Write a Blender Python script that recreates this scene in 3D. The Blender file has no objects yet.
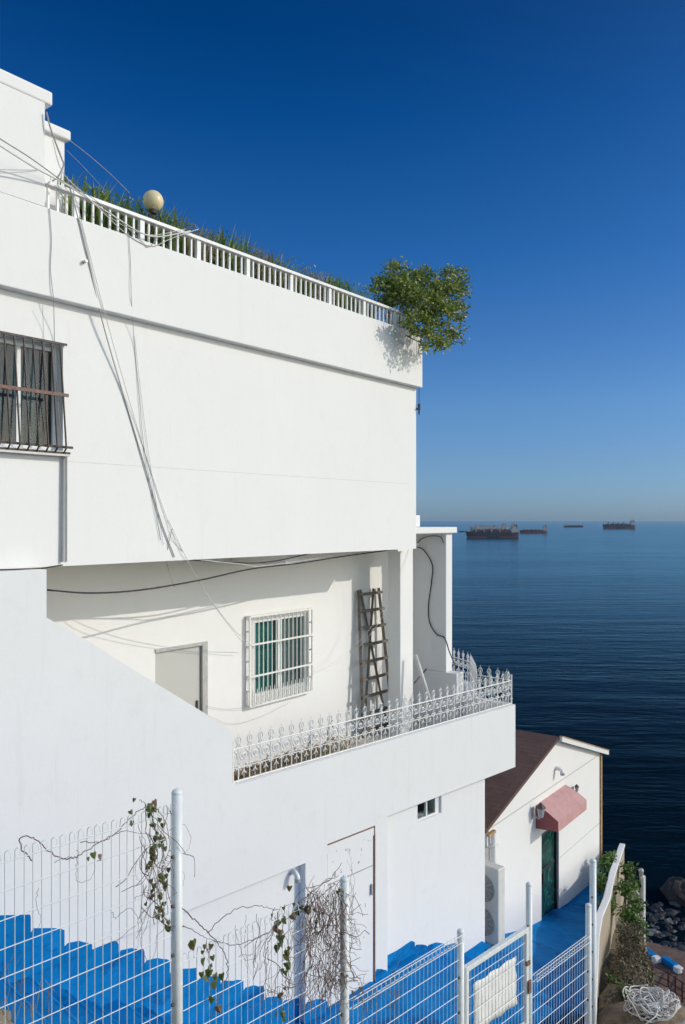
import bpy, math, random
from mathutils import Vector, Matrix
R = math.radians
HAZE = 4e-5
C = bpy.context.scene
COL = C.collection
F = 800.0                                    # focal length in pixels of a 1024 high frame

# ------------------------------------------------------------------ camera
cam_d = bpy.data.cameras.new('camera'); cam = bpy.data.objects.new('camera', cam_d); COL.objects.link(cam)
cam.location = (0, 0, 0); cam.rotation_euler = (R(90), 0, 0)
cam_d.sensor_fit = 'VERTICAL'; cam_d.sensor_height = 36; cam_d.lens = 36*F/1024
cam_d.shift_y = 9/1024
cam_d.clip_start = .05; cam_d.clip_end = 90000
C.camera = cam

# ------------------------------------------------------------------ sun and sky
SUN = Vector((1.157, -.145, .575)).normalized()
elev = math.asin(SUN.z); azim = math.atan2(SUN.x, SUN.y)
sd = bpy.data.lights.new('sun', 'SUN'); sd.energy = 2.0; sd.angle = R(.53); sd.color = (1, .945, .84)
so = bpy.data.objects.new('sun', sd); COL.objects.link(so); so.location = (20, -5, 20)
so.rotation_euler = SUN.to_track_quat('Z', 'Y').to_euler()
w = bpy.data.worlds.new('World'); C.world = w; w.use_nodes = True
wn = w.node_tree.nodes; wl = w.node_tree.links
bg = wn['Background']; bg.inputs[1].default_value = .15
sky = wn.new('ShaderNodeTexSky'); sky.sky_type = 'NISHITA'; sky.sun_disc = False
sky.sun_elevation = elev; sky.sun_rotation = azim
sky.air_density = 1.0; sky.dust_density = .6; sky.ozone_density = 3.0; sky.altitude = 30
def wmath(op, a, b=None, clamp=False):
    n = wn.new('ShaderNodeMath'); n.operation = op; n.use_clamp = clamp
    for i, v in enumerate((a, b)):
        if v is None: continue
        if isinstance(v, (int, float)): n.inputs[i].default_value = v
        else: wl.new(v, n.inputs[i])
    return n.outputs[0]
POLK = .2
# the sky is darkest a right angle away from the sun, as it is through a polarising filter
tc = wn.new('ShaderNodeTexCoord')
dp = wn.new('ShaderNodeVectorMath'); dp.operation = 'DOT_PRODUCT'
wl.new(tc.outputs['Generated'], dp.inputs[0]); dp.inputs[1].default_value = SUN
cs2 = wmath('MULTIPLY', dp.outputs['Value'], dp.outputs['Value'])
sep = wn.new('ShaderNodeSeparateXYZ'); wl.new(tc.outputs['Generated'], sep.inputs[0])
sin2 = wmath('SUBTRACT', 1.0, cs2)
# filtering is strongest high up and weak in the haze near the horizon; half values, doubled below
rp = wn.new('ShaderNodeValToRGB'); wl.new(wmath('MAXIMUM', sep.outputs[2], 0.0), rp.inputs[0])
QT = [(.0, (.52, .81, 1.46)), (.073, (.49, .736, 1.18)), (.141, (.47, .765, 1.16)), (.307, (.162, .575, 1.07)),
      (.45, (.024, .416, .894)), (.53, (.004, .32, .74)), (1, (.0, .30, .70))]
el = rp.color_ramp.elements
while len(el) < len(QT): el.new(.5)
for k_, (p_, c_) in zip(el, QT): k_.position = p_; k_.color = (c_[0]/2, c_[1]/2, c_[2]/2, 1)
sq = wn.new('ShaderNodeSeparateColor'); wl.new(rp.outputs[0], sq.inputs[0])
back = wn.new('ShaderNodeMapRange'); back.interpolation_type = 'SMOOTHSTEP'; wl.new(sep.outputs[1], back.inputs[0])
back.inputs[1].default_value = .1; back.inputs[2].default_value = .7      # filter fades out behind the camera, leaving that sky bright to fill shade
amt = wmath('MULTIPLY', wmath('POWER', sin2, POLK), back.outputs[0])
WS = 1.5; TINT = (1.49, 1.34, 1.16)      # added brightness and warmth in the unseen sky behind, to lighten shade
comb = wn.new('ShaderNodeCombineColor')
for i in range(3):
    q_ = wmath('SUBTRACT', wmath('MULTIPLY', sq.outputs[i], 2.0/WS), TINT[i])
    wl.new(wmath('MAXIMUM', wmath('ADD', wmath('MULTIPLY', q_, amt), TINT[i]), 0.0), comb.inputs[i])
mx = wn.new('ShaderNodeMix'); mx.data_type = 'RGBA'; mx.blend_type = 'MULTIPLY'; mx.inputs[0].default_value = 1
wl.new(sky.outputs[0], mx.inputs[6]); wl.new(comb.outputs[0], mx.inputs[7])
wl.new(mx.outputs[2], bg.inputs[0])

C.view_settings.view_transform = 'Standard'; C.view_settings.look = 'None'
C.view_settings.exposure = 0.0; C.view_settings.gamma = 1.0
C.render.engine = 'CYCLES'
C.cycles.max_bounces = 10; C.cycles.diffuse_bounces = 8; C.cycles.transparent_max_bounces = 12

# ------------------------------------------------------------------ frames
class Frame:
    """t runs along the wall, n into the wall, z up; the camera eye is the origin."""
    def __init__(s, dx, dy):
        L = math.hypot(dx, dy); s.dx, s.dy = dx/L, dy/L; s.rot = math.atan2(dy, dx)
    def w(s, t, n, z=0): return Vector((s.dx*t - s.dy*n, s.dy*t + s.dx*n, z))
    def loc(s, X, Y): return (s.dx*X + s.dy*Y, -s.dy*X + s.dx*Y)
    def px(s, x, y, n):
        """point of the plane at depth n that lies along a sight line"""
        u = (x-342)/F; Y = n/(s.dx - s.dy*u)
        t = Y*(s.dx*u + s.dy)
        return (t, n, -(y-521)/F*Y)
    def t(s, x, n): return s.px(x, 521, n)[0]
UP = Frame(.617, .787)        # upper storeys
LO = Frame(.711, .703)        # lower storey, balcony parapet, stairs, mesh fence
HO = Frame(.602, .799)        # small house
WO = Frame(1, 0)              # plain world axes

# ------------------------------------------------------------------ materials
MAT = {}
def new_mat(name):
    m = bpy.data.materials.new(name); m.use_nodes = True; MAT[name] = m
    nt = m.node_tree; b = nt.nodes['Principled BSDF']; return m, nt, b
def coords(nt, scale=(1, 1, 1)):
    t = nt.nodes.new('ShaderNodeTexCoord'); mp = nt.nodes.new('ShaderNodeMapping')
    g = nt.nodes.new('ShaderNodeNewGeometry'); nt.nodes.remove(t)
    nt.links.new(g.outputs['Position'], mp.inputs[0]); mp.inputs['Scale'].default_value = scale
    return mp.outputs[0]
def noise(nt, vec, scale, detail=4, rough=.6):
    n = nt.nodes.new('ShaderNodeTexNoise'); n.inputs['Scale'].default_value = scale
    n.inputs['Detail'].default_value = detail; n.inputs['Roughness'].default_value = rough
    nt.links.new(vec, n.inputs['Vector']); return n.outputs['Fac']
def ramp(nt, fac, stops):
    r = nt.nodes.new('ShaderNodeValToRGB'); e = r.color_ramp.elements
    while len(e) < len(stops): e.new(.5)
    for k, (p, c) in zip(e, stops): k.position = p; k.color = (*c, 1) if len(c) == 3 else c
    nt.links.new(fac, r.inputs[0]); return r.outputs[0]
def mixc(nt, fac, a, b, mode='MIX'):
    m = nt.nodes.new('ShaderNodeMix'); m.data_type = 'RGBA'; m.blend_type = mode
    for i, v in ((0, fac), (6, a), (7, b)):
        if isinstance(v, (int, float)): m.inputs[i].default_value = v
        elif isinstance(v, tuple): m.inputs[i].default_value = (*v, 1)
        else: nt.links.new(v, m.inputs[i])
    return m.outputs[2]
def bump(nt, b, h, strength, dist):
    n = nt.nodes.new('ShaderNodeBump'); n.inputs['Strength'].default_value = strength
    n.inputs['Distance'].default_value = dist; nt.links.new(h, n.inputs['Height'])
    nt.links.new(n.outputs[0], b.inputs['Normal'])
def simple(name, col, rough=.6, metal=0, var=.12, nscale=8, bmp=0, spec=.5):
    m, nt, b = new_mat(name); v = coords(nt); f = noise(nt, v, nscale)
    lo = tuple(c*(1-var) for c in col); hi = tuple(min(1, c*(1+var)) for c in col)
    nt.links.new(ramp(nt, f, [(.3, lo), (.7, hi)]), b.inputs['Base Color'])
    b.inputs['Roughness'].default_value = rough; b.inputs['Metallic'].default_value = metal
    b.inputs['Specular IOR Level'].default_value = spec
    if bmp: bump(nt, b, f, .6, bmp)
    return m
def wall_mat(name, base, dirt=(.55, .52, .46), dirt_amt=.25, rough=.75):
    m, nt, b = new_mat(name); v = coords(nt)
    big = noise(nt, v, .55, 5, .65); fine = noise(nt, v, 26, 5, .7); mid = noise(nt, v, 3.2, 6, .7)
    vs = coords(nt, (6, 6, .45)); streak = noise(nt, vs, 1.3, 5, .7)
    c = ramp(nt, big, [(.3, tuple(x*.965 for x in base)), (.7, base)])
    c = mixc(nt, ramp(nt, mid, [(.55, (0, 0, 0)), (.75, (dirt_amt*.35,)*3)]), c, dirt)
    c = mixc(nt, ramp(nt, streak, [(.57, (0, 0, 0)), (.80, (dirt_amt*.55,)*3)]), c, dirt)
    # fine speckle of chipped paint and grime
    sp = noise(nt, v, 60, 3, .8)
    c = mixc(nt, ramp(nt, sp, [(.70, (0, 0, 0)), (.76, (dirt_amt,)*3)]), c, dirt)
    nt.links.new(c, b.inputs['Base Color']); b.inputs['Roughness'].default_value = rough
    b.inputs['Specular IOR Level'].default_value = .25
    mm = nt.nodes.new('ShaderNodeMath'); mm.operation = 'ADD'
    m2 = nt.nodes.new('ShaderNodeMath'); m2.operation = 'MULTIPLY'; m2.inputs[1].default_value = 5
    nt.links.new(mid, m2.inputs[0]); nt.links.new(fine, mm.inputs[0]); nt.links.new(m2.outputs[0], mm.inputs[1])
    bump(nt, b, mm.outputs[0], .2, .004)
    return m
M_wall = wall_mat('white_wall_paint', (.83, .825, .81))
M_wall2 = wall_mat('white_wall_paint_worn', (.81, .81, .805), dirt_amt=.38)
M_soffit = wall_mat('soffit_paint', (.80, .77, .68), dirt_amt=.3)
M_house = wall_mat('house_wall_paint', (.80, .79, .77), dirt_amt=.32)
M_trim = simple('white_gloss_paint', (.78, .78, .77), .45, var=.05, nscale=14)
M_rail = simple('white_iron_paint', (.80, .79, .76), .5, var=.12, nscale=30)
M_fence = simple('white_fence_coating', (.74, .78, .78), .4, var=.06, nscale=20)
M_frame = simple('grey_aluminium', (.45, .45, .44), .45, .3)
M_dark = simple('dark_rusty_iron', (.07, .055, .05), .6, .2, var=.5, nscale=25)
M_rust = simple('rusty_bar', (.20, .12, .09), .7, var=.4, nscale=30)
M_black = simple('black_rubber', (.02, .02, .022), .6)
M_grey = simple('grey_cable_sheath', (.33, .33, .33), .6)
M_pale = simple('pale_cable_sheath', (.62, .61, .58), .6)
M_doorg = wall_mat('grey_door_sheet', (.52, .52, .49), dirt_amt=.3)
M_wood = simple('weathered_wood', (.17, .145, .12), .85, var=.4, nscale=22, bmp=.003)
M_globe = simple('cream_globe_glass', (.76, .64, .38), .35, var=.06)
M_soil = simple('dry_soil', (.23, .18, .12), .95, var=.45, nscale=6, bmp=.05)
M_rock = simple('sandy_rock', (.30, .25, .18), .95, var=.4, nscale=5, bmp=.04)
M_bark = simple('vine_bark', (.17, .11, .09), .85, var=.4, nscale=40)
M_beige = wall_mat('beige_render', (.40, .34, .26), (.16, .13, .09), .7)
M_conc = wall_mat('old_concrete', (.34, .33, .31), (.14, .13, .11), .6)
M_deck = simple('brown_deck_ground', (.16, .10, .075), .9, var=.35, nscale=2.5, bmp=.02)
M_redrail = simple('red_brown_railing', (.12, .045, .035), .6, var=.3)
M_rope = simple('white_rope', (.64, .62, .60), .8, var=.1, nscale=30)
M_ac = simple('cream_metal_case', (.66, .65, .60), .45, var=.05)
M_acin = simple('ac_fan_grille', (.26, .25, .23), .5)
M_awn = simple('faded_red_awning', (.54, .30, .29), .7, var=.1, nscale=5)
M_awns = simple('red_awning_side', (.28, .08, .08), .7, var=.1, nscale=5)
M_sheet = simple('white_plastic_sheet', (.80, .80, .78), .5, var=.04, nscale=5)
M_litter = simple('dry_leaf_litter', (.33, .25, .14), .95, var=.55, nscale=14, bmp=.03)
M_lit2 = simple('balcony_floor_concrete', (.62, .58, .50), .9, var=.2, nscale=5)
M_shiph = simple('ship_hull_paint', (.012, .018, .042), .5, var=.2, nscale=.05)
M_shipr = simple('ship_red_paint', (.12, .035, .035), .5, var=.2, nscale=.05)
M_shipw = simple('ship_white_paint', (.36, .36, .38), .5, var=.1, nscale=.05)
M_orange = simple('orange_brown_trim', (.42, .26, .12), .8, var=.35, nscale=10)
M_road = simple('road_concrete', (.38, .37, .35), .9, var=.2, nscale=30, bmp=.005)

def blue_paint():
    m, nt, b = new_mat('blue_paint'); v = coords(nt)
    f = noise(nt, v, 2.2, 6, .7); g = noise(nt, v, 14, 5, .75); v2 = coords(nt, (2, 2, 8)); h = noise(nt, v2, 3, 4, .6)
    c = ramp(nt, f, [(.32, (.001, .145, .40)), (.5, (.001, .19, .50)), (.7, (.006, .24, .60))])
    c = mixc(nt, ramp(nt, g, [(.60, (0, 0, 0)), (.74, (.6,)*3)]), c, (.006, .05, .20))
    pt = noise(nt, coords(nt, (1.2, 1.2, 2.2)), 1.1, 7, .75)
    c = mixc(nt, ramp(nt, pt, [(.54, (0, 0, 0)), (.64, (.75,)*3)]), c, (.004, .055, .22))
    ch = noise(nt, v, 30, 4, .8); c = mixc(nt, ramp(nt, ch, [(.70, (0, 0, 0)), (.75, (.8,)*3)]), c, (.25, .40, .58))
    b.inputs['Specular IOR Level'].default_value = .1
    c = mixc(nt, ramp(nt, h, [(.66, (0, 0, 0)), (.76, (.35,)*3)]), c, (.05, .24, .62))
    nt.links.new(c, b.inputs['Base Color']); b.inputs['Roughness'].default_value = .7
    bump(nt, b, g, .5, .012); return m
M_blue = blue_paint()
def leaf_mat(name, a, bcol, cc):
    m, nt, b = new_mat(name)
    o = nt.nodes.new('ShaderNodeNewGeometry')
    c = ramp(nt, o.outputs['Random Per Island'], [(0, a), (.5, bcol), (1, cc)])
    nt.links.new(c, b.inputs['Base Color']); b.inputs['Roughness'].default_value = .42
    tr = nt.nodes.new('ShaderNodeBsdfTranslucent'); nt.links.new(c, tr.inputs[0])
    ms = nt.nodes.new('ShaderNodeMixShader'); ms.inputs[0].default_value = .25
    nt.links.new(b.outputs[0], ms.inputs[1]); nt.links.new(tr.outputs[0], ms.inputs[2])
    nt.links.new(ms.outputs[0], nt.nodes['Material Output'].inputs[0]); return m
M_leaf = leaf_mat('tree_leaf', (.06, .12, .018), (.19, .27, .035), (.50, .48, .15))
M_leafd = leaf_mat('ivy_leaf', (.03, .055, .012), (.08, .12, .02), (.14, .08, .045))
M_leafb = leaf_mat('bright_leaf', (.05, .12, .015), (.10, .20, .03), (.16, .26, .06))
M_grass = leaf_mat('roof_plant_leaf', (.07, .17, .02), (.20, .32, .06), (.40, .38, .15))
M_dry = leaf_mat('dry_vine_leaf', (.10, .075, .05), (.19, .15, .09), (.09, .11, .04))

def roof_mat():
    m, nt, b = new_mat('brown_roof_shingle'); t = nt.nodes.new('ShaderNodeTexCoord')
    br = nt.nodes.new('ShaderNodeTexBrick'); nt.links.new(t.outputs['UV'], br.inputs['Vector'])
    br.inputs['Scale'].default_value = 1; br.inputs['Brick Width'].default_value = .30; br.inputs['Row Height'].default_value = .14
    br.inputs['Mortar Size'].default_value = .012; br.inputs['Mortar Smooth'].default_value = .3
    br.inputs['Color1'].default_value = (.075, .04, .035, 1); br.inputs['Color2'].default_value = (.115, .065, .055, 1)
    br.inputs['Mortar'].default_value = (.05, .03, .026, 1)
    nt.links.new(mixc(nt, noise(nt, coords(nt), 5), br.outputs[0], (.14, .08, .065)), b.inputs['Base Color'])
    b.inputs['Roughness'].default_value = .85; bump(nt, b, br.outputs['Fac'], -.5, .01); return m
M_roof = roof_mat()
def curtain(name, c1, c2, rot=0):
    m, nt, b = new_mat(name); v = coords(nt, (1, 1, .02)); f = noise(nt, v, 11, 3, .6)
    nt.links.new(ramp(nt, f, [(.38, c1), (.62, c2)]), b.inputs['Base Color'])
    b.inputs['Roughness'].default_value = .8; return m
M_curt = curtain('teal_curtain', (.015, .13, .12), (.05, .33, .29))
M_curt2 = curtain('grey_green_curtain', (.16, .20, .19), (.34, .38, .36))
M_curt3 = curtain('blue_grey_curtain', (.02, .045, .065), (.06, .10, .13))
def glass_mat():
    m, nt, b = new_mat('window_glass')
    b.inputs['Base Color'].default_value = (.9, .95, .95, 1); b.inputs['Roughness'].default_value = .03
    tr = nt.nodes.new('ShaderNodeBsdfTransparent'); tr.inputs[0].default_value = (.85, .9, .9, 1)
    gl = nt.nodes.new('ShaderNodeBsdfGlossy'); gl.inputs['Roughness'].default_value = .03
    ms = nt.nodes.new('ShaderNodeMixShader'); ms.inputs[0].default_value = .03
    nt.links.new(tr.outputs[0], ms.inputs[1]); nt.links.new(gl.outputs[0], ms.inputs[2])
    nt.links.new(ms.outputs[0], nt.nodes['Material Output'].inputs[0]); return m
M_glass = glass_mat()
def plantglass():
    m, nt, b = new_mat('green_beaded_door'); v = coords(nt, (1, 1, 1)); f = noise(nt, v, 6, 6, .8); g = noise(nt, coords(nt, (3, 3, .6)), 9, 4, .7)
    c = ramp(nt, f, [(.42, (.006, .02, .025)), (.56, (.01, .10, .075)), (.70, (.04, .34, .22))])
    c = mixc(nt, ramp(nt, g, [(.45, (0, 0, 0)), (.6, (.8,)*3)]), c, (.008, .02, .028))
    nt.links.new(c, b.inputs['Base Color']); b.inputs['Roughness'].default_value = .25; return m
M_pdoor = plantglass()
def water_mat():
    m, nt, b = new_mat('sea_water'); nt.nodes.remove(b)
    v1 = coords(nt, (.035, .11, 1)); v2 = coords(nt, (.22, .6, 1)); v3 = coords(nt, (1.1, 2.2, 1)); v4 = coords(nt, (.0012, .008, 1))
    a = noise(nt, v1, 1, 4, .6); c = noise(nt, v2, 1, 4, .65); d = noise(nt, v3, 1, 3, .6); big = noise(nt, v4, 1, 4, .6)
    def mul(x, k):
        n = nt.nodes.new('ShaderNodeMath'); n.operation = 'MULTIPLY'; n.inputs[1].default_value = k; nt.links.new(x, n.inputs[0]); return n.outputs[0]
    def add(x, y):
        n = nt.nodes.new('ShaderNodeMath'); n.operation = 'ADD'; nt.links.new(x, n.inputs[0]); nt.links.new(y, n.inputs[1]); return n.outputs[0]
    h = add(add(mul(a, 1.8), mul(c, .42)), mul(d, .08))
    bp = nt.nodes.new('ShaderNodeBump'); nt.links.new(ramp(nt, noise(nt, coords(nt, (.006, .022, 1)), 1, 5, .65), [(.36, (.26,)*3), (.62, (.78,)*3)]), bp.inputs['Strength']); bp.inputs['Distance'].default_value = .42
    nt.links.new(h, bp.inputs['Height'])
    df = nt.nodes.new('ShaderNodeBsdfDiffuse'); df.inputs['Roughness'].default_value = 0
    nt.links.new(ramp(nt, big, [(.35, (.0012, .006, .011)), (.65, (.002, .010, .018))]), df.inputs[0])
    gl = nt.nodes.new('ShaderNodeBsdfGlossy'); gl.inputs['Roughness'].default_value = .14
    gl.inputs[0].default_value = (.68, .93, 1, 1)
    nt.links.new(bp.outputs[0], gl.inputs['Normal']); nt.links.new(bp.outputs[0], df.inputs['Normal'])
    fr = nt.nodes.new('ShaderNodeFresnel'); fr.inputs[0].default_value = 1.333; nt.links.new(bp.outputs[0], fr.inputs['Normal'])
    # long ripples average out at grazing angles: cap the mirror share
    cl = nt.nodes.new('ShaderNodeMath'); cl.operation = 'MINIMUM'; cl.inputs[1].default_value = .75; nt.links.new(fr.outputs[0], cl.inputs[0])
    ms = nt.nodes.new('ShaderNodeMixShader'); pw = nt.nodes.new('ShaderNodeMath'); pw.operation = 'POWER'; pw.inputs[1].default_value = 2.2; nt.links.new(cl.outputs[0], pw.inputs[0]); p2 = nt.nodes.new('ShaderNodeMath'); p2.operation = 'MULTIPLY'; p2.inputs[1].default_value = 1.22; nt.links.new(pw.outputs[0], p2.inputs[0]); nt.links.new(p2.outputs[0], ms.inputs[0])
    nt.links.new(df.outputs[0], ms.inputs[1]); nt.links.new(gl.outputs[0], ms.inputs[2])
    nt.links.new(ms.outputs[0], nt.nodes['Material Output'].inputs[0]); return m
M_water = water_mat()

# ------------------------------------------------------------------ mesh building
class MB:
    def __init__(s): s.v = []; s.f = []; s.m = []; s.uv = None
    def add(s, vs, fs, mi=0):
        o = len(s.v); s.v += [Vector(p) for p in vs]; s.f += [tuple(i+o for i in f) for f in fs]; s.m += [mi]*len(fs); return s
    def box(s, a0, a1, b0, b1, c0, c1, mi=0):
        a0, a1 = sorted((a0, a1)); b0, b1 = sorted((b0, b1)); c0, c1 = sorted((c0, c1))
        vs = [(a, b, c) for a in (a0, a1) for b in (b0, b1) for c in (c0, c1)]
        return s.add(vs, [(0, 1, 3, 2), (4, 6, 7, 5), (0, 4, 5, 1), (2, 3, 7, 6), (0, 2, 6, 4), (1, 5, 7, 3)], mi)
    def prism_n(s, poly, n0, n1, mi=0):
        """outline in (t, z), counter-clockwise seen from the front (from smaller n)"""
        k = len(poly); vs = [(t, n0, z) for t, z in poly]+[(t, n1, z) for t, z in poly]
        fs = [tuple(range(k)), tuple(range(2*k-1, k-1, -1))]+[(i, i+k, (i+1) % k+k, (i+1) % k) for i in range(k)]
        return s.add(vs, fs, mi)
    def prism_t(s, poly, t0, t1, mi=0):
        """outline in (n, z)"""
        k = len(poly); vs = [(t0, n, z) for n, z in poly]+[(t1, n, z) for n, z in poly]
        fs = [tuple(range(k-1, -1, -1)), tuple(range(k, 2*k))]+[(i, (i+1) % k, (i+1) % k+k, i+k) for i in range(k)]
        return s.add(vs, fs, mi)
    def prism_z(s, poly, z0, z1, mi=0):
        k = len(poly); vs = [(a, b, z0) for a, b in poly]+[(a, b, z1) for a, b in poly]
        fs = [tuple(range(k-1, -1, -1)), tuple(range(k, 2*k))]+[(i, (i+1) % k, (i+1) % k+k, i+k) for i in range(k)]
        return s.add(vs, fs, mi)
    def tube(s, pts, r, sides=6, mi=0, r1=None, cap=True):
        pts = [Vector(p) for p in pts]; n = len(pts); vs = []; fs = []
        up = Vector((0, 0, 1)); prev = None
        for i, p in enumerate(pts):
            d = (pts[min(i+1, n-1)]-pts[max(i-1, 0)]).normalized()
            if prev is None:
                a = d.cross(up) if abs(d.dot(up)) < .95 else d.cross(Vector((1, 0, 0)))
            else:
                a = prev - d*prev.dot(d)
            a.normalize(); prev = a; b = d.cross(a)
            rr = r if r1 is None else r+(r1-r)*i/max(1, n-1)
            for k in range(sides):
                an = 2*math.pi*k/sides; vs.append(p+a*math.cos(an)*rr+b*math.sin(an)*rr)
        for i in range(n-1):
            for k in range(sides):
                k2 = (k+1) % sides
                fs.append((i*sides+k, i*sides+k2, (i+1)*sides+k2, (i+1)*sides+k))
        if cap: fs += [tuple(range(sides-1, -1, -1)), tuple((n-1)*sides+k for k in range(sides))]
        return s.add(vs, fs, mi)
    def ball(s, c, r, seg=16, rings=10, mi=0, jit=0, rnd=None):
        c = Vector(c); rx, ry, rz = (r, r, r) if isinstance(r, (int, float)) else r
        vs = []; fs = []
        for i in range(rings+1):
            th = math.pi*i/rings
            for k in range(seg):
                ph = 2*math.pi*k/seg; j = 1+(rnd.uniform(-jit, jit) if rnd and 0 < i < rings else 0)
                vs.append(c+Vector((rx*math.sin(th)*math.cos(ph)*j, ry*math.sin(th)*math.sin(ph)*j, rz*math.cos(th)*j)))
        for i in range(rings):
            for k in range(seg):
                k2 = (k+1) % seg; fs.append((i*seg+k, (i+1)*seg+k, (i+1)*seg+k2, i*seg+k2))
        return s.add(vs, fs, mi)
    def leaf(s, p, d, nrm, L, wd, mi=0, fold=.15):
        d = d.normalized(); a = d.cross(nrm)
        if a.length < 1e-4: a = d.cross(Vector((.3, .7, .2)))
        a.normalize(); up = a.cross(d)
        vs = [p, p+d*L*.45+a*wd*.5+up*fold*wd, p+d*L, p+d*L*.45-a*wd*.5+up*fold*wd]
        return s.add(vs, [(0, 1, 2), (0, 2, 3)], mi)

def setp(o, label=None, cat=None, group=None, kind=None):
    if label: o['label'] = label
    if cat: o['category'] = cat
    if group: o['group'] = group
    if kind: o['kind'] = kind
    return o
class T:
    """a thing: its own empty at its base; parts are built in the coordinates of its frame"""
    def __init__(s, name, label, cat, fr, org=(0, 0, 0), group=None):
        s.fr = fr; s.org = Vector(org); s.o = bpy.data.objects.new(name, None); COL.objects.link(s.o)
        s.o.empty_display_size = .2
        s.o.location = fr.w(*org); s.o.rotation_euler = (0, 0, fr.rot); setp(s.o, label, cat, group)
    def part(s, name, mb, mat, parent=None, smooth=False, bevel=0, label=None, fr=None):
        o = make(name, mb, mat, s.fr, s.org, smooth, bevel)
        if fr is not None and fr is not s.fr: raise ValueError
        o.parent = s.o if parent is None else parent
        if label: o['label'] = label
        return o
def make(name, mb, mat, fr=WO, org=(0, 0, 0), smooth=False, bevel=0):
    org = Vector(org); me = bpy.data.meshes.new(name)
    me.from_pydata([v-org for v in mb.v], [], mb.f); me.update()
    mats = mat if isinstance(mat, (list, tuple)) else [mat]
    for m in mats: me.materials.append(m)
    for p, mi in zip(me.polygons, mb.m): p.material_index = mi; p.use_smooth = smooth
    if smooth:
        me.polygons.foreach_set('use_smooth', [True]*len(me.polygons))
    o = bpy.data.objects.new(name, me); COL.objects.link(o)
    if bevel:
        b = o.modifiers.new('bevel', 'BEVEL'); b.width = bevel; b.segments = 2; b.limit_method = 'ANGLE'; b.angle_limit = R(40)
    return o
def single(name, mb, mat, label, cat, fr=WO, org=(0, 0, 0), smooth=False, group=None, bevel=0, kind=None):
    o = make(name, mb, mat, fr, org, smooth, bevel)
    o.location = fr.w(*org); o.rotation_euler = (0, 0, fr.rot)
    return setp(o, label, cat, group, kind)
def struct(name, mb, mat, fr=WO, smooth=False, bevel=0):
    o = make(name, mb, mat, fr, (0, 0, 0), smooth, bevel); o.rotation_euler = (0, 0, fr.rot); o['kind'] = 'structure'; return o
def regrp(mb, fa, fb):
    """rewrite a builder's points from frame fa to frame fb"""
    for v in mb.v:
        p = fa.w(v.x, v.y, v.z); t, n = fb.loc(p.x, p.y); v.x, v.y = t, n
    return mb
def spline(pts, k=8):
    """Catmull-Rom through the points"""
    P = [Vector(p) for p in pts]; P = [P[0]*2-P[1]]+P+[P[-1]*2-P[-2]]; out = []
    for i in range(1, len(P)-2):
        for j in range(k):
            t = j/k; a, b, c, d = P[i-1:i+3]
            out.append(.5*((2*b)+(c-a)*t+(2*a-5*b+4*c-d)*t*t+(3*b-a-3*c+d)*t**3))
    out.append(P[-2]); return out

# ================================================================== SETTING
SEA = -25.0
# --- sea: one sheet to the horizon
mb = MB(); mb.add([(-40000, -3000, SEA), (60000, -3000, SEA), (60000, 70000, SEA), (-40000, 70000, SEA)], [(0, 1, 2, 3)])
struct('sea', mb, M_water)

def lerp_tab(tab, x):
    if x <= tab[0][0]: return tab[0][1]
    for (a, va), (b, vb) in zip(tab, tab[1:]):
        if x <= b: return va+(vb-va)*(x-a)/(b-a)
    return tab[-1][1]
# wall-foot dado: right ends of its steps and the height of each
DADO = [(0.3, -2.1), (0.65, -2.3), (1.0, -2.5), (1.38, -2.72), (1.75, -2.95), (2.1, -3.2), (2.46, -3.42), (2.83, -3.65), (3.2, -3.88),
        (3.57, -4.10), (3.94, -4.37), (4.26, -4.64), (4.70, -4.87), (5.04, -5.09), (5.39, -5.34), (5.78, -5.61), (6.15, -5.86),
        (6.52, -6.05), (6.87, -6.28), (7.2, -6.55), (7.57, -6.72)]
DADO = [(t, z) if z > -4.76 else (t*.990, z*.990) for t, z in DADO[:-1]]+[(7.5, -6.65)]
NLW = 8.375                                  # face of the lower wall left of the door pier
DADO2 = [(9.98, -6.80), (10.3, -6.98), (10.75, -7.12), (11.3, -7.33), (11.92, -7.52)]
TREAD = [(t, z-.68) for t, z in DADO[:-3]]+[(9.45, -6.97)]+[(t, z-.22) for t, z in DADO2]
GROUND = [(0, -3.2), (3.57, -5.0), (6.8, -7.0), (9.4, -7.1), (12, -7.75), (14.5, -8.2), (16.5, -8.7), (20, -9.1), (40, -9.6)]
RW = [(2.62, 8.75, -5.6), (3.5, 11.1, -7.0), (4.1, 12.9, -7.3), (4.64, 14.5, -7.5), (5.12, 15.8, -7.8), (5.67, 17.0, -8.0), (6.3, 18.5, -8.12), (7.15, 20.3, -8.2)]
EDGE = [(1.5, 3, 0), (3.6, 8, 0), (5.0, 11, 0), (5.4, 13, 0), (5.65, 15, 0), (6.1, 17, 0), (6.75, 18.7, 0), (7.2, 20.3, 0), (7.2, 24, 0), (6, 30, 0)]
def edge_x(y): return lerp_tab([(p[1], p[0]) for p in EDGE], y)
def h_ter(X, Y):
    t, n = LO.loc(X, Y)
    g = lerp_tab(GROUND, t)-.6
    # outside of the retaining wall the soil lies a little lower further along
    rx = lerp_tab([(p[1], p[0]) for p in RW], Y)
    if X > rx: g = min(g, -7.55 if Y < 13.3 else -8.9) if Y > 11 else g-.2
    if X > rx and 13.3 < Y < 14.2: g = -7.55+(-8.9+7.55)*(Y-13.3)/.9
    # cliff towards the sea
    ex = edge_x(Y); dx = X-ex
    far = max(0, (Y-22)*.8)
    d = max(dx, 0)
    if far > d: d = far
    low = -22.2 - max(0, (math.hypot(X*.6, Y)-39)*.30)
    if d > 0:
        k = min(1, d/1.6); k = k*k*(3-2*k)
        g = g*(1-k)+low*k
    return g
rnd = random.Random(4)
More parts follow.
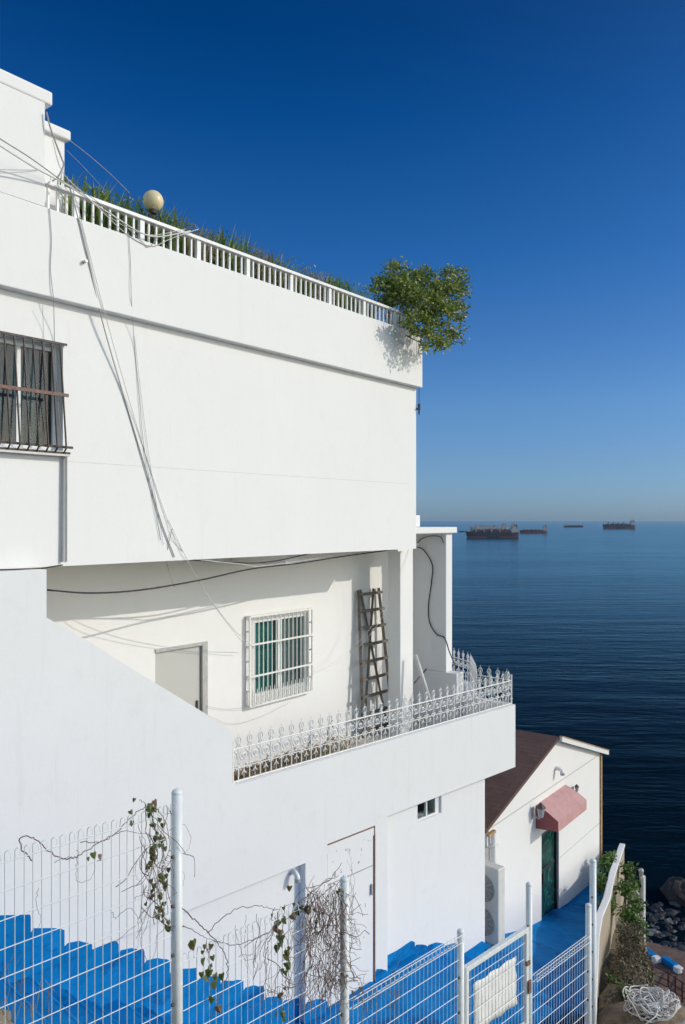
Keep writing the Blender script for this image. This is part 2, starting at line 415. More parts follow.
mb = MB(); xs = []; x = -70
while x < 90: xs.append(x); x += .5 if -2 < x < 16 else 2.5
ys = []; y = -25
while y < 75: ys.append(y); y += .5 if 2 < y < 30 else 1.5
vs = []
for y in ys:
    for x in xs:
        z = h_ter(x, y)
        z += rnd.uniform(-.07, .07)*(1 if z > -15 else 4)
        vs.append((x, y, z))
nx = len(xs); fs = []
for j in range(len(ys)-1):
    for i in range(nx-1):
        a = j*nx+i; fs.append((a, a+1, a+1+nx, a+nx))
mb.add(vs, fs)
def terr_mat():
    m, nt, b = new_mat('cliff_ground'); v = coords(nt); f = noise(nt, v, 1.6, 8, .75); g = noise(nt, v, 7, 6, .7)
    c = ramp(nt, f, [(.3, (.07, .055, .035)), (.5, (.16, .13, .085)), (.7, (.26, .22, .15))])
    geo = nt.nodes.new('ShaderNodeNewGeometry'); sp = nt.nodes.new('ShaderNodeSeparateXYZ'); nt.links.new(geo.outputs['Position'], sp.inputs[0])
    mr = nt.nodes.new('ShaderNodeMapRange'); mr.inputs[1].default_value = -20; mr.inputs[2].default_value = -22.5
    nt.links.new(sp.outputs[2], mr.inputs[0])
    c2 = ramp(nt, g, [(.35, (.012, .012, .013)), (.6, (.035, .035, .036)), (.75, (.12, .12, .12))])
    nt.links.new(mixc(nt, mr.outputs[0], c, c2), b.inputs['Base Color']); b.inputs['Roughness'].default_value = .9
    bump(nt, b, g, .8, .08); return m
struct('ground', mb, terr_mat(), smooth=True)
# --- road the photographer stands on, with its retaining face
mb = MB(); mb.box(-30, 3, -9, .85, -6, -1.62)
struct('road', mb, M_road, LO)
mb = MB(); mb.box(-30, 3, .85, 1.02, -9.4, -1.55)
single('road_kerb_wall', mb, M_conc, 'grey concrete retaining wall under the road edge in front of the camera', 'wall', LO, (0, .9, -9.4))
# --- blue painted stairs and path
mb = MB(); prev = -.5
for t, z in TREAD:
    n0 = 5.6 if t < 9 else 6.35
    mb.box(prev, t, n0, 8.5 if t < 11.9 else 9.6, z-1.6, z); prev = t
    if t < 9: mb.box(t-.03, t+.025, n0-.01, 8.24, z-.045, z+.004)
st = struct('stairs', mb, M_blue, LO, bevel=.02)
mb = MB()
SEC = [(LO.w(11.9, 9.6), (3.93, 12.45), -7.74), (HO.w(13.6, 7.6), (4.35, 13.7), -7.95), (HO.w(14.6, 7.6), (4.75, 14.8), -8.2), (HO.w(15.6, 7.6), (5.05, 15.6), -8.5), (HO.w(16.6, 7.6), (5.7, 17.0), -8.72),
       (HO.w(18, 7.6), (6.15, 18.1), -8.88), (HO.w(19.3, 7.6), (6.7, 19.3), -8.95), (HO.w(21, 7.6), (7.3, 20.6), -9.0)]
vs = []
for a, b_, z in SEC:
    for k in range(7):
        f = k/6; vs.append((a[0]*(1-f)+(b_[0]-.14)*f, a[1]*(1-f)+b_[1]*f, z+rnd.uniform(-.012, .012)))
fs = [(j*7+i, j*7+i+1, j*7+i+8, j*7+i+7) for j in range(len(SEC)-1) for i in range(6)]
mb.add(vs, fs); struct('path', mb, M_blue, smooth=True)

# ================================================================== MAIN BUILDING
NB = 9.30                         # back wall of the balcony recess
ZF = -4.10                        # balcony floor
B = T('white_building', 'white three storey building with roof railing, recessed balcony and outside stair wall', 'building', UP, (3, 7.9, -10))
FLOORZ = -.5
TE = 12.24                        # right end of the upper block
wt0, wt1, wz0, wz1 = 3.3, 5.06, .775, 1.93
# upper storey front: pieces around the window opening, then the solid behind
mb = MB()
mb.box(-6, wt0, 7.9, 8.15, FLOORZ, 2.45)
mb.box(wt0, wt1, 7.9, 8.15, FLOORZ, wz0); mb.box(wt0, wt1, 7.9, 8.15, wz1, 2.45)
mb.box(wt1, TE, 7.9, 8.15, FLOORZ, 2.45)
mb.box(TE-.2, TE, 8.15, 14, FLOORZ, 2.45); mb.box(-6, TE-.2, 13.8, 14, FLOORZ, 2.45)
B.part('upper_wall', mb, M_wall)
mb = MB(); mb.box(-6, TE-.2, 8.15, 13.8, FLOORZ+.001, FLOORZ+.15); mb.box(-6, wt1+1, 9.8, 9.9, -.35, 2.4)
# beams seen under the block
B.part('soffit', mb, M_soffit)
mb = MB()
for t in (9.0,): mb.box(t, t+.3, 8.15, NB, FLOORZ-.16, FLOORZ-.002)
B.part('beam', mb, M_wall)
mb = MB(); mb.box(TE+.001, 12.7, 8.3, 8.499, -.56, -.242); B.part('lintel', mb, M_wall)
mb = MB(); a_ = UP.px(66, 458, 7.9); b__ = UP.px(410, 470, 7.9); mb.box(a_[0], 12.0, 7.8985, 7.9, .66, .668)
B.part('render_joint', mb, M_ac)
# parapet and tower
mb = MB(); mb.box(-6, 12.27, 7.78, 8.0, 2.41, 3.36); mb.box(12.05, 12.27, 8.0, 14, 2.41, 3.36)
mb.box(-6, 12.05, 8.0, 14, 2.41, 3.0)
B.part('parapet', mb, M_wall, bevel=.012)
mb = MB(); mb.box(-6, 4.767, 7.781, 10.5, 3.361, 4.47)
mb.box(4.0, 5.22, 8.12, 9.8, 3.0, 4.33)
tw = B.part('stair_tower', mb, M_wall)
mb = MB(); mb.box(-6, 4.86, 7.775, 10.6, 4.471, 4.62); mb.box(4.1, 5.27, 8.06, 9.9, 4.331, 4.445)
B.part('coping', mb, M_wall, tw, bevel=.02)
# roof railing
def roof_railing():
    mb = MB(); mb.box(4.79, 11.6, 7.82, 7.92, 3.63, 3.675); mb.box(11.6, 12.15, 7.84, 7.90, 3.63, 3.66)
    rr = B.part('roof_railing', mb, M_trim, bevel=.006)
    for k in range(8):
        t = 5.2+.9*k
        m2 = MB(); m2.box(t-.032, t+.032, 7.845, 7.895, 3.355, 3.63); B.part('railing_post', m2, M_trim, rr)
    t = 4.86
    while t < 12.15:
        if min(abs(t-(5.2+.9*k)) for k in range(8)) > .06:
            m2 = MB(); m2.box(t-.0115, t+.0115, 7.857, 7.883, 3.355, 3.635); B.part('baluster', m2, M_trim, rr)
        t += .1125
roof_railing()
# upper window
def upper_window():
    mb = MB(); f = .05
    mb.box(wt0, wt1, 8.02, 8.08, wz0, wz0+f); mb.box(wt0, wt1, 8.02, 8.08, wz1-f, wz1)
    mb.box(wt1-f, wt1, 8.02, 8.08, wz0+f, wz1-f); mb.box(wt0, wt0+f, 8.02, 8.08, wz0+f, wz1-f)
    wd = B.part('window', mb, M_trim, label='white framed upper window behind a dark rusty cage grille')
    m2 = MB(); ts = UP.t(17, 8.05); td = UP.t(50, 8.05); m2.box(ts-.025, ts+.025, 8.03, 8.075, wz0+f, wz1-f); m2.box(ts-.4, ts-.37, 8.03, 8.075, wz0+f, wz1-f); B.part('sash', m2, M_trim, wd)
    m2 = MB(); m2.box(td, wt1-f, 8.05, 8.07, wz0+f, wz1-f); B.part('shutter', m2, M_dark, wd)
    m2 = MB(); m2.box(wt0+f, td, 8.045, 8.05, wz0+f, wz1-f); B.part('pane', m2, M_glass, wd)
    m2 = MB(); 
    n = 40
    pts = [(wt0+f+(td-wt0-f)*i/n, 8.17+.018*math.sin(i*1.9)) for i in range(n+1)]
    vs = [(t, q, z) for t, q in pts for z in (wz0, wz1)]
    m2.add(vs, [(2*i, 2*i+2, 2*i+3, 2*i+1) for i in range(n)]); B.part('curtain', m2, M_curt3, wd)
    # dark cage, leaning a little outward at its foot
    def P(t, dep, z): return (t, 7.9-dep-(.05*(wz1-z)), z)
    g = MB(); zt, zb = wz1+.02, wz0-.03
    t = wt0-.02
    while t < wt1+.03:
        g.tube([(t, 7.9-.02, zt), P(t, .03, zt), P(t, .09, zb+.05), (t, 7.80, zb), (t, 7.89, zb)], .011, 6); t += .108
    g.box(wt0-.03, wt1+.03, 7.862, 7.876, zt-.012, zt+.012)
    g.box(wt0-.03, wt1+.03, 7.80, 7.82, zb-.01, zb+.012); g.box(wt0-.03, wt1+.05, 7.78, 7.80, zb+.05, zb+.075)
    B.part('grille', g, M_dark, wd)
    g = MB(); zm = (zt+zb)/2+.03; g.box(wt0-.03, wt1+.0, 7.785, 7.80, zm-.018, zm+.018); B.part('grille_bar', g, M_rust, wd)
    g = MB(); g.box(wt0-.03, wt1+.02, 7.80, 7.9, zb-.035, zb-.012); B.part('sill', g, M_frame, wd)
    return wd
upper_window()

# recess: back wall with door and window
bz = FLOORZ
dt0, dt1, dzt = UP.t(155, NB), UP.t(204, NB), -1.88
w0, w1, wa, wb = UP.t(254, NB), UP.t(307, NB), -2.92, -1.64
mb = MB()
mb.box(-6, dt0, NB, NB+.22, -4.3, bz); mb.box(dt0, dt1, NB, NB+.22, dzt, bz)
mb.box(dt1, w0, NB, NB+.22, -4.3, bz); mb.box(w0, w1, NB, NB+.22, -4.3, wa); mb.box(w0, w1, NB, NB+.22, wb, bz)
mb.box(w1, 14.2, NB, NB+.22, -4.3, -.2)
mb.box(dt0, dt1, NB+.10, NB+.22, -4.3, dzt)
mb.box(14.0, 14.2, NB+.22, 13, -4.3, -.2); mb.box(-6, 14.2, 12.8, 13, -10, -.2)
mb.box(w0-.3, w1+.3, NB+.8, NB+.9, -4, -.6)
B.part('recess_wall', mb, M_wall)
mb = MB(); mb.box(12.62, 13.06, 8.5, 8.78, ZF, -.242)
B.part('column', mb, M_wall, bevel=.01)
# wing wall, its cap and the low wall
mb = MB(); mb.box(13.80, 14.04, 8.2, NB, -3.01, -.24); mb.box(12.26, 14.1, 8.12, NB+.2, -.24, -.12)
mb.box(13.78, 14.02, 8.95, NB, -.12, .12); mb.box(13.78, 14.06, 7.95, NB, ZF, -3.012)
B.part('wing_wall', mb, M_wall2, bevel=.012)
# door
mb = MB(); mb.box(dt0+.03, dt1-.06, NB+.03, NB+.07, ZF, dzt-.03)
dr = B.part('door', mb, M_doorg, label='plain pale grey door half hidden by the stair wall')
mb = MB(); mb.box(dt0-.01, dt1+.05, NB-.02, NB+.03, dzt-.03, dzt+.02); mb.box(dt1-.055, dt1+.05, NB-.02, NB+.03, ZF, dzt-.03)
B.part('frame', mb, M_frame, dr)
mb = MB(); mb.box(dt1-.15, dt1-.12, NB+.005, NB+.028, -2.9, -2.75); B.part('handle', mb, M_dark, dr)
# balcony window with white burglar grille
def balcony_window():
    f = .05; mb = MB()
    mb.box(w0, w1, NB+.03, NB+.1, wa, wa+f); mb.box(w0, w1, NB+.03, NB+.1, wb-f, wb)
    mb.box(w0, w0+f, NB+.03, NB+.1, wa+f, wb-f); mb.box(w1-f, w1, NB+.03, NB+.1, wa+f, wb-f)
    mb.box((w0+w1)/2-.07, (w0+w1)/2+.03, NB+.03, NB+.1, wa+f, wb-f)
    wd = B.part('window', mb, M_trim, label='balcony window with teal curtain behind a white barred grille')
    mid = (w0+w1)/2
    m2 = MB(); m2.box(w0+f, w1-f, NB+.06, NB+.065, wa+f, wb-f); B.part('pane', m2, M_glass, wd)
    for a, b_, mt in ((w0, mid, M_curt), (mid, w1, M_curt2)):
        m2 = MB(); n = 26
        pts = [(a+(b_-a)*i/n, NB+.14+.022*math.sin(i*1.7)) for i in range(n+1)]
        m2.add([(t, q, z) for t, q in pts for z in (wa, wb)], [(2*i, 2*i+2, 2*i+3, 2*i+1) for i in range(n)])
        B.part('curtain', m2, mt, wd)
    g = MB(); n0 = NB-.10
    def P(t, z): return (t, n0, z)
    z0 = UP.px(249, 707, n0)[2]; z1 = UP.px(249, 617, n0)[2]; a, b_ = UP.t(249.5, n0), UP.t(312, n0)
    for z in (z0, z1):
        g.box(a, b_, n0-.012, n0+.012, z-.018, z+.018)
    for t in (a, b_):
        g.box(t-.018, t+.018, n0-.011, n0+.013, z0, z1)
    for z in (z0+.48, z0+1.0): g.box(a, b_, n0-.016, n0+.008, z-.014, z+.014)
    k = 15
    for i in range(1, k): 
        t = a+(b_-a)*i/k; g.tube([(t, n0, z0), (t, n0, z1)], .009, 6)
    # short spear bars along the foot
    for i in range(k):
        t = a+(b_-a)*(i+.5)/k; g.tube([(t, n0-.01, z0+.02), (t, n0-.01, z0+.27)], .017, 6, r1=.006)
    for t in (a, b_):
        for i in range(7):
            z = z0+(z1-z0)*i/6; g.box(t-.012, t+.012, n0, NB, z-.012, z+.012)
        g.box(t-.014, t+.014, NB-.03, NB, z0, z1)
    for i in range(1, 6):
        t = a+(b_-a)*i/6; g.box(t-.008, t+.008, n0, NB, z1-.01, z1+.008); g.box(t-.008, t+.008, n0, NB, z0-.01, z0+.008)
    B.part('grille', g, M_rail, wd)
balcony_window()

# ---- lower storey (its own frame), as a second group of parts of the same building
class Sub:
    """parts built in one frame and hung under a thing whose empty uses another frame"""
    def __init__(s, base, fr): s.base = base; s.fr = fr
    def part(s, name, mb, mat, parent=None, **k):
        return s.base.part(name, regrp(mb, s.fr, s.base.fr), mat, parent, **k)
BL = Sub(B, LO)
TP = 6.18                                           # where the stair wall ends and the railing begins
pz = [(229.5, 730), (200, 710.6), (139.5, 673.6), (91, 643), (46, 617.5)]
prof = [LO.px(x, y, 8.25) for x, y in pz]
t46 = LO.t(46, 8.25)
mb = MB(); p1 = LO.t(387, 8.25)
poly = [(-6, -4.76), (p1, -4.74), (p1, -4.535), (12.64, -4.535), (12.64, -3.385), (TP, -3.385), (TP, prof[0][2]-.13), (TP-.03, prof[0][2]-.05)]+[(p[0], p[2]) for p in prof]+[(t46, -.515), (-6, -.515)]
mb.prism_n(poly, 8.25, 8.40)
BL.part('balcony_wall', mb, M_wall2)
# floor slab and side parapet of the balcony
C0 = LO.w(12.64, 8.25); C1 = Vector((2.55, 15.4, 0)); C2 = Vector((2.69, 16.67, 0)); C3 = Vector((2.31, 17.6, 0))
polyw = [LO.w(-2, 8.4), LO.w(12.5, 8.4), C1+Vector((-.1, -.05, 0)), C2+Vector((-.12, 0, 0)), C3+Vector((-.1, -.05, 0)), UP.w(14.6, 10), UP.w(3, 10)]
mb = MB(); mb.prism_z([(p[0], p[1]) for p in polyw], -4.53, ZF)
B.part('balcony_floor', regrp(mb, WO, UP), M_lit2)
mb = MB()
def wall_run(mb, pts, th, z0, tops):
    """thick wall along a world polyline; thickness to the left of the direction"""
    P = [Vector((p[0], p[1])) for p in pts]; n = len(P); L = []
    for i in range(n):
        d = (P[min(i+1, n-1)]-P[max(i-1, 0)]).normalized(); L.append(P[i]+Vector((-d.y, d.x))*th)
    for i in range(n-1):
        q = [P[i], P[i+1], L[i+1], L[i]]; zz = [tops[i], tops[i+1], tops[i+1], tops[i]]
        z00 = z0 if isinstance(z0, (list, tuple)) else [z0]*n
        zb = [z00[i], z00[i+1], z00[i+1], z00[i]]
        vs = [(p.x, p.y, b_) for p, b_ in zip(q, zb)]+[(p.x, p.y, z) for p, z in zip(q, zz)]
        fs = [(0, 1, 5, 4), (2, 3, 7, 6), (4, 5, 6, 7), (3, 2, 1, 0)]
        if i == 0: fs.append((3, 0, 4, 7))
        if i == n-2: fs.append((1, 2, 6, 5))
        mb.add(vs, fs)
    return mb
wall_run(mb, [LO.w(12.637, 8.402), C1, C2, C3], .12, -4.527, [-3.388]*4)
B.part('balcony_parapet', regrp(mb, WO, UP), M_wall2, label='short side parapet of the balcony towards the sea')
# lower walls
p0, p1 = 7.18+.0, 9.32
p0 = LO.t(305, 8.25); p1 = LO.t(387, 8.25)
gd0, gd1 = LO.t(327, 8.25), LO.t(375, 8.25)
sw0, sw1 = LO.t(417, 8.42), LO.t(441, 8.42); swz0, swz1 = LO.px(430, 820, 8.42)[2], LO.px(430, 796, 8.42)[2]
swz0, swz1 = -4.92, -4.62
mb = MB()
mb.box(-6, p0+.1, NLW, 8.7, -11, -4.1-.43); mb.box(p1, sw0, 8.42, 8.7, -11, -4.53)
mb.box(sw0, sw1, 8.42, 8.7, -11, swz0); mb.box(sw0, sw1, 8.42, 8.7, swz1, -4.53); mb.box(sw1, 11.92, 8.42, 8.7, -11, -4.53)
mb.box(11.7, 11.92, 8.7, 13.5, -11, -4.53); mb.box(-6, 11.7, 9.3, 9.5, -11, -4.53)
BL.part('lower_wall', mb, M_wall2)
mb = MB(); mb.box(p0, gd0, 8.251, 8.44, -8.5, -4.742); mb.box(gd1, p1, 8.251, 8.44, -8.5, -4.742); mb.box(gd0, gd1, 8.251, 8.44, -4.59, -4.542+.0)
mb.box(gd0, gd1, 8.30, 8.44, -8.5, -4.59)
BL.part('door_pier', mb, M_wall2)
mb = MB(); mb.box(gd0+.015, gd1-.035, 8.262, 8.30, -6.95, -4.63)
rw = random.Random(77)
for _ in range(26):
    a_ = rw.uniform(gd0+.04, gd1-.08); z_ = rw.uniform(-6.7, -4.68) if rw.random() < .4 else rw.uniform(-5.15, -4.68); mb.box(a_, a_+rw.uniform(.004, .03), 8.259, 8.2625, z_, z_+rw.uniform(.006, .07), 1)
gd = BL.part('door', mb, [M_wall2, M_frame], label='white painted metal door in the lower wall behind the vines')
mb = MB(); mb.box(gd1-.03, gd1-.012, 8.244, 8.29, -6.95, -4.6); mb.box(gd0, gd1-.012, 8.246, 8.29, -4.622, -4.60)
BL.part('frame', mb, M_rust, gd)

mb = MB(); mb.box(gd0+.012, gd1-.04, 8.255, 8.262, -5.20, -5.185); mb.box(gd1-.1, gd1-.08, 8.23, 8.262, -5.62, -5.46); BL.part('handle', mb, M_frame, gd)
# little window low in the wall
mb = MB(); f = .025
mb.box(sw0, sw1, 8.46, 8.5, swz0, swz0+f); mb.box(sw0, sw1, 8.46, 8.5, swz1-f, swz1); mb.box(sw0, sw0+f, 8.46, 8.5, swz0+f, swz1-f)
mb.box(sw1-.12, sw1, 8.46, 8.5, swz0+f, swz1-f); mb.box((sw0+sw1)/2-.05, (sw0+sw1)/2-.02, 8.455, 8.5, swz0+f, swz1-f)
sw = BL.part('window', mb, M_trim, label='small two pane window under the balcony overhang')
mb = MB(); mb.box(sw0+f, sw1-.12, 8.475, 8.48, swz0+f, swz1-f); BL.part('pane', mb, M_glass, sw)
# blue dado
def dado_poly(tab, t0, zoff, cut_hi=None, cut_lo=None, lim=None):
    return None
mb = MB(); rd = random.Random(9)
def dado_piece(mb, a, b_, zt, zb, n):
    w_ = b_-a; up_ = .095*w_/.37 if w_ < .6 else 0; j = [rd.uniform(-.02, .02) for _ in range(4)]
    poly = [(a-.01, zb), (b_-.004, zb), (b_-.004, zt-.05+j[0]*.5), (b_-.03+j[1], zt-.015), (b_-.1, zt+.012), (a+w_*.5, zt+up_*.5+j[2]*.8), (a+.03, zt+up_*.92+j[3]*.6), (a-.01, zt+up_*.75-.02)]
    mb.prism_n(poly, n-.006, n)
prev = -1
for t, z in DADO:
    if prev > t46-3 or True:
        if z > -4.76: dado_piece(mb, prev, t, z, -4.755, 8.25)
        lo = min(z, -4.765)
        if t <= 7.3: dado_piece(mb, prev, t, lo, z-.95, NLW)
        else: dado_piece(mb, prev, p0, z, z-.7, NLW)
    prev = t
prev = p1
for t, z in DADO2: dado_piece(mb, prev, t, z, z-.7, 8.42); prev = t
dado_piece(mb, p0, gd0, -6.78, -7.4, 8.25); dado_piece(mb, gd0+.01, gd1-.01, -6.93, -7.4, 8.25); dado_piece(mb, gd1, p1, -6.86, -7.4, 8.25)
BL.part('painted_dado', mb, M_blue, label='bright blue paint stepping down the foot of the wall')
# vent elbow on the lower wall
def elbow(fr, x, y, n, r, name, label, rot=0):
    t, _, z = fr.px(x, y, n); th = T(name, label, 'vent pipe', fr, (t, n, z))
    pts = [(t, n, z)]+[(t-.0*k, n-r*1.6-r*2*math.sin(k*R(15)), z+.0-r*2*(1-math.cos(k*R(15)))) for k in range(7)]
    mb = MB(); mb.tube(pts, r, 14); th.part('elbow', mb, M_trim, smooth=True)
    mb = MB(); mb.tube([(t, n-.012, z), (t, n, z)], r*1.35, 14); th.part('flange', mb, M_trim)
    mb = MB(); q = pts[-1]; mb.tube([(q[0], q[1], q[2]+.01), (q[0], q[1], q[2]-.04)], r*1.12, 14); th.part('hood', mb, M_frame)
elbow(LO, 291, 871, NLW, .036, 'vent_elbow', 'white elbow vent pipe casting a shadow beside the lower door')

# wrought balcony railing
def ornate_module(w_=.182):
    """one ornamental bar: upright, paired scrolls, ring finial and small lower spear"""
    m = MB(); r = .0095
    m.tube([(0, 0, .02), (0, 0, .50)], .009, 5)
    def ring(cx, cz, rx, rz, k=10, rr=r*.9):
        p = [(cx+rx*math.cos(2*math.pi*i/k), 0, cz+rz*math.sin(2*math.pi*i/k)) for i in range(k+1)]; m.tube(p, rr, 4, cap=False)
    ring(0, .545, .040, .048)
    m.tube([(0, 0, .50), (0, 0, .645)], .010, 5, r1=.003)
    for s in (-1, 1):
        # big scroll under the top rail
        p = []
        for i in range(15):
            a = R(80)-s*0-i*R(33); rr = .062*(1-i/17.0)
            p.append((s*(.074-rr*math.cos(a)*1.0)-s*.0, 0, .335+rr*math.sin(a)*1.15))
        m.tube(p, r, 4, cap=False)
        p = []
        for i in range(9):
            a = R(-90)+i*R(38); rr = .036*(1-i/11.0)
            p.append((s*(.038-rr*math.cos(a)), 0, .20+rr*math.sin(a)))
        m.tube(p, r*.85, 4, cap=False)
        m.tube([(s*.005, 0, .43), (s*.03, 0, .465), (s*.012, 0, .50)], r, 4)
    m.tube([(w_/2, 0, .03), (w_/2, 0, .13)], .006, 4); m.tube([(w_/2, 0, .13), (w_/2, 0, .185)], .014, 5, r1=.001)
    m.tube([(w_/2-.035, 0, .10), (w_/2, 0, .145), (w_/2+.035, 0, .10)], r, 4)
    return m
def railing_run(parent_mesh, me, A, Bp, z0):
    d = (Bp-A); L = d.length; k = max(1, round(L/.182)); d.normalize(); rot = math.atan2(d.y, d.x)
    for i in range(k):
        p = A+d*(L*(i+.5)/k); o = bpy.data.objects.new('baluster', me); COL.objects.link(o); o.parent = parent_mesh
        q = (p-B.fr.w(*B.org)); q.z = z0-B.org.z
        t, n = UP.loc(q.x, q.y); o.location = (t, n, q.z); o.rotation_euler = (0, 0, rot-UP.rot)
rail_pts = [LO.w(TP+.05, 8.31), LO.w(12.6, 8.31), LO.w(12.6, 8.31)*0+Vector((2.56, 15.32, 0)), C2+Vector((-.03, 0, 0)), C3]
mb = MB(); zb = -3.385
for a, b_ in zip(rail_pts, rail_pts[1:]):
    for z, r in ((zb+.02, .010), (zb+.44, .011), (zb+.19, .006)):
        mb.tube([(a.x, a.y, z), (b_.x, b_.y, z)], r, 6)
for a in rail_pts: mb.tube([(a.x, a.y, zb), (a.x, a.y, zb+.55)], .016, 8)
br = B.part('balcony_railing', regrp(mb, WO, UP), M_rail, label='white wrought iron railing with scrolls and pointed finials')
om = ornate_module(); tmp = make('baluster', om, M_rail); me_bal = tmp.data; bpy.data.objects.remove(tmp)
for a, b_ in zip(rail_pts, rail_pts[1:]): railing_run(br, me_bal, a, b_, zb)
# pipes on the facade
mb = MB(); a = UP.px(63, 455, 7.87); b_ = UP.px(62, 562, 7.87)
mb.tube([(a[0], 7.87, a[2]), (b_[0], 7.87, b_[2])], .016, 8); mb.tube([(a[0]+.05, 7.885, a[2]), (b_[0]+.06, 7.885, b_[2])], .007, 6)
B.part('conduit', mb, M_grey)
mb = MB(); mb.tube([UP.px(415, 655, 8.3), UP.px(431, 706, 8.0)], .035, 10)
B.part('drain_pipe', mb, M_pale, smooth=True)
mb = MB(); pp = UP.px(415, 682, 8.6); mb.tube([UP.px(414, 683, 8.6), UP.px(426, 669, 8.6)], .014, 6); B.part('bracket', mb, M_dark)
mb = MB(); a = UP.px(83, 262, 7.78); mb.tube([(a[0], 7.72, a[2]), (a[0], 7.79, a[2])], .018, 10); B.part('overflow_spout', mb, M_frame)
a = UP.px(418, 398, 7.86); mb = MB(); mb.tube([(a[0]+.02, 7.86, 2.42), (a[0]+.02, 7.86, 2.05)], .006, 5); mb.tube([(a[0]+.02, 7.86, 2.12), (a[0]+.02, 7.86, 1.93)], .025, 8, r1=.012); mb.box(a[0]-.02, a[0]+.05, 7.85, 7.9, 2.02, 2.05)
B.part('cable_clamp', mb, M_black)

# dry leaf litter and weeds on the balcony floor
def litter():
    rl = random.Random(3); mb = MB()
    for _ in range(7000):
        t = rl.uniform(6.6, 12.2); n = 9.28-abs(rl.gauss(0, .42))
        if n < 8.35 or (t > 10 and rl.random() < (t-10)*.5): continue
        p = Vector((t, n, ZF+.01+rl.uniform(0, .05)+(.12*rl.random() if rl.random() < .12 else 0)))
        d = Vector((rl.uniform(-1, 1), rl.uniform(-1, 1), rl.uniform(-.1, .9))); mb.leaf(p, d, Vector((rl.uniform(-1, 1), rl.uniform(-1, 1), 1)), rl.uniform(.04, .12), rl.uniform(.015, .05))
    mb.v = [Vector(v) for v in mb.v]
    o = single('leaf_litter', mb, leaf_mat('litter_leaf', (.26, .19, .11), (.42, .32, .19), (.28, .24, .13)), 'dry brown weeds and leaf litter along the balcony floor behind the railing', 'litter', UP, (9, 8.9, ZF), kind='stuff')
litter()
mb = MB(); a = UP.px(318, 722, 9.22)
th = T('garden_tap', 'small grey water tap standing on the balcony behind the railing', 'tap', UP, (a[0], 9.0, ZF))
mb = MB(); t0 = a[0]; mb.tube([(t0, 9.0, ZF), (t0, 9.0, -3.72), (t0+.03, 9.0, -3.66), (t0+.12, 9.0, -3.66), (t0+.15, 9.0, -3.72)], .018, 8); th.part('pipe', mb, M_frame)
mb = MB(); mb.tube([(t0+.08, 9.0, -3.66), (t0+.08, 9.0, -3.58)], .012, 6); mb.tube([(t0+.04, 9.0, -3.58), (t0+.12, 9.0, -3.58)], .011, 6); th.part('handle', mb, M_dark)

# ladder
def ladder():
    n = 9.12; tl0, tr0 = UP.t(358.5, n), UP.t(389, n); tl1, tr1 = UP.t(363, n), UP.t(383, n); zt = -1.33; zb = ZF
    th = T('wooden_ladder', 'weathered grey wooden stepladder folded and leaning in the balcony corner', 'ladder', UP, ((tl0+tr0)/2, n, ZF))
    for a, b_ in ((tl0, tl1), (tr0, tr1)):
        mb = MB(); mb.tube([(a, n-.10, zb), (b_, n+.12, zt)], .036, 4); th.part('rail', mb, M_wood)
    for i in range(9):
        f = (i+.35)/8.6; z = zb+(zt-zb)*f; a = tl0+(tl1-tl0)*f; b_ = tr0+(tr1-tr0)*f; q = n-.10+.22*f
        mb = MB(); mb.box(a-.03, b_+.05, q-.06, q-.025, z-.026, z+.026); th.part('rung', mb, M_wood)
    for a, b_, q in ((tl0+.12, tr1-.16, .03), (tr0-.08, tl1+.1, .05)):
        mb = MB(); mb.tube([(a, n-.05+q, zb), (b_, n+.10+q, zt)], .030, 4); th.part('rear_leg', mb, M_wood)
ladder()

# ================================================================== ROOF: lamp, plants, tree
def globe():
    t, n, z = UP.px(152.5, 201, 8.0); r = .128
    th = T('globe_lamp', 'cream globe lamp on a scrolled bracket above the roof railing', 'lamp', UP, (t, n, 3.36))
    mb = MB(); mb.ball((t, n, z), r, 28, 18); th.part('globe', mb, M_globe, smooth=True)
    mb = MB(); mb.tube([(t+.01, n, 3.36), (t+.01, n, z-r*.9)], .014, 8); mb.tube([(t, n, z-r-.03), (t, n, z-r*.86)], .05, 12, r1=.06)
    for s in (-1, 1):
        p = [(t+.01+s*(.07-.07*math.cos(a_)*(1-a_/9)), n, z-r-.10+.07*math.sin(a_)*(1-a_/9)) for a_ in [i*.45 for i in range(15)]]
        mb.tube(p, .008, 5)
    th.part('bracket', mb, M_dark)
globe()
def planter():
    mb = MB(); mb.box(5.35, 12.0, 8.06, 8.5, 3.0, 3.44)
    single('roof_planter', mb, M_conc, 'long low planter trough behind the roof railing', 'planter', UP, (8, 8.2, 3.0))
planter()
rl = random.Random(12)
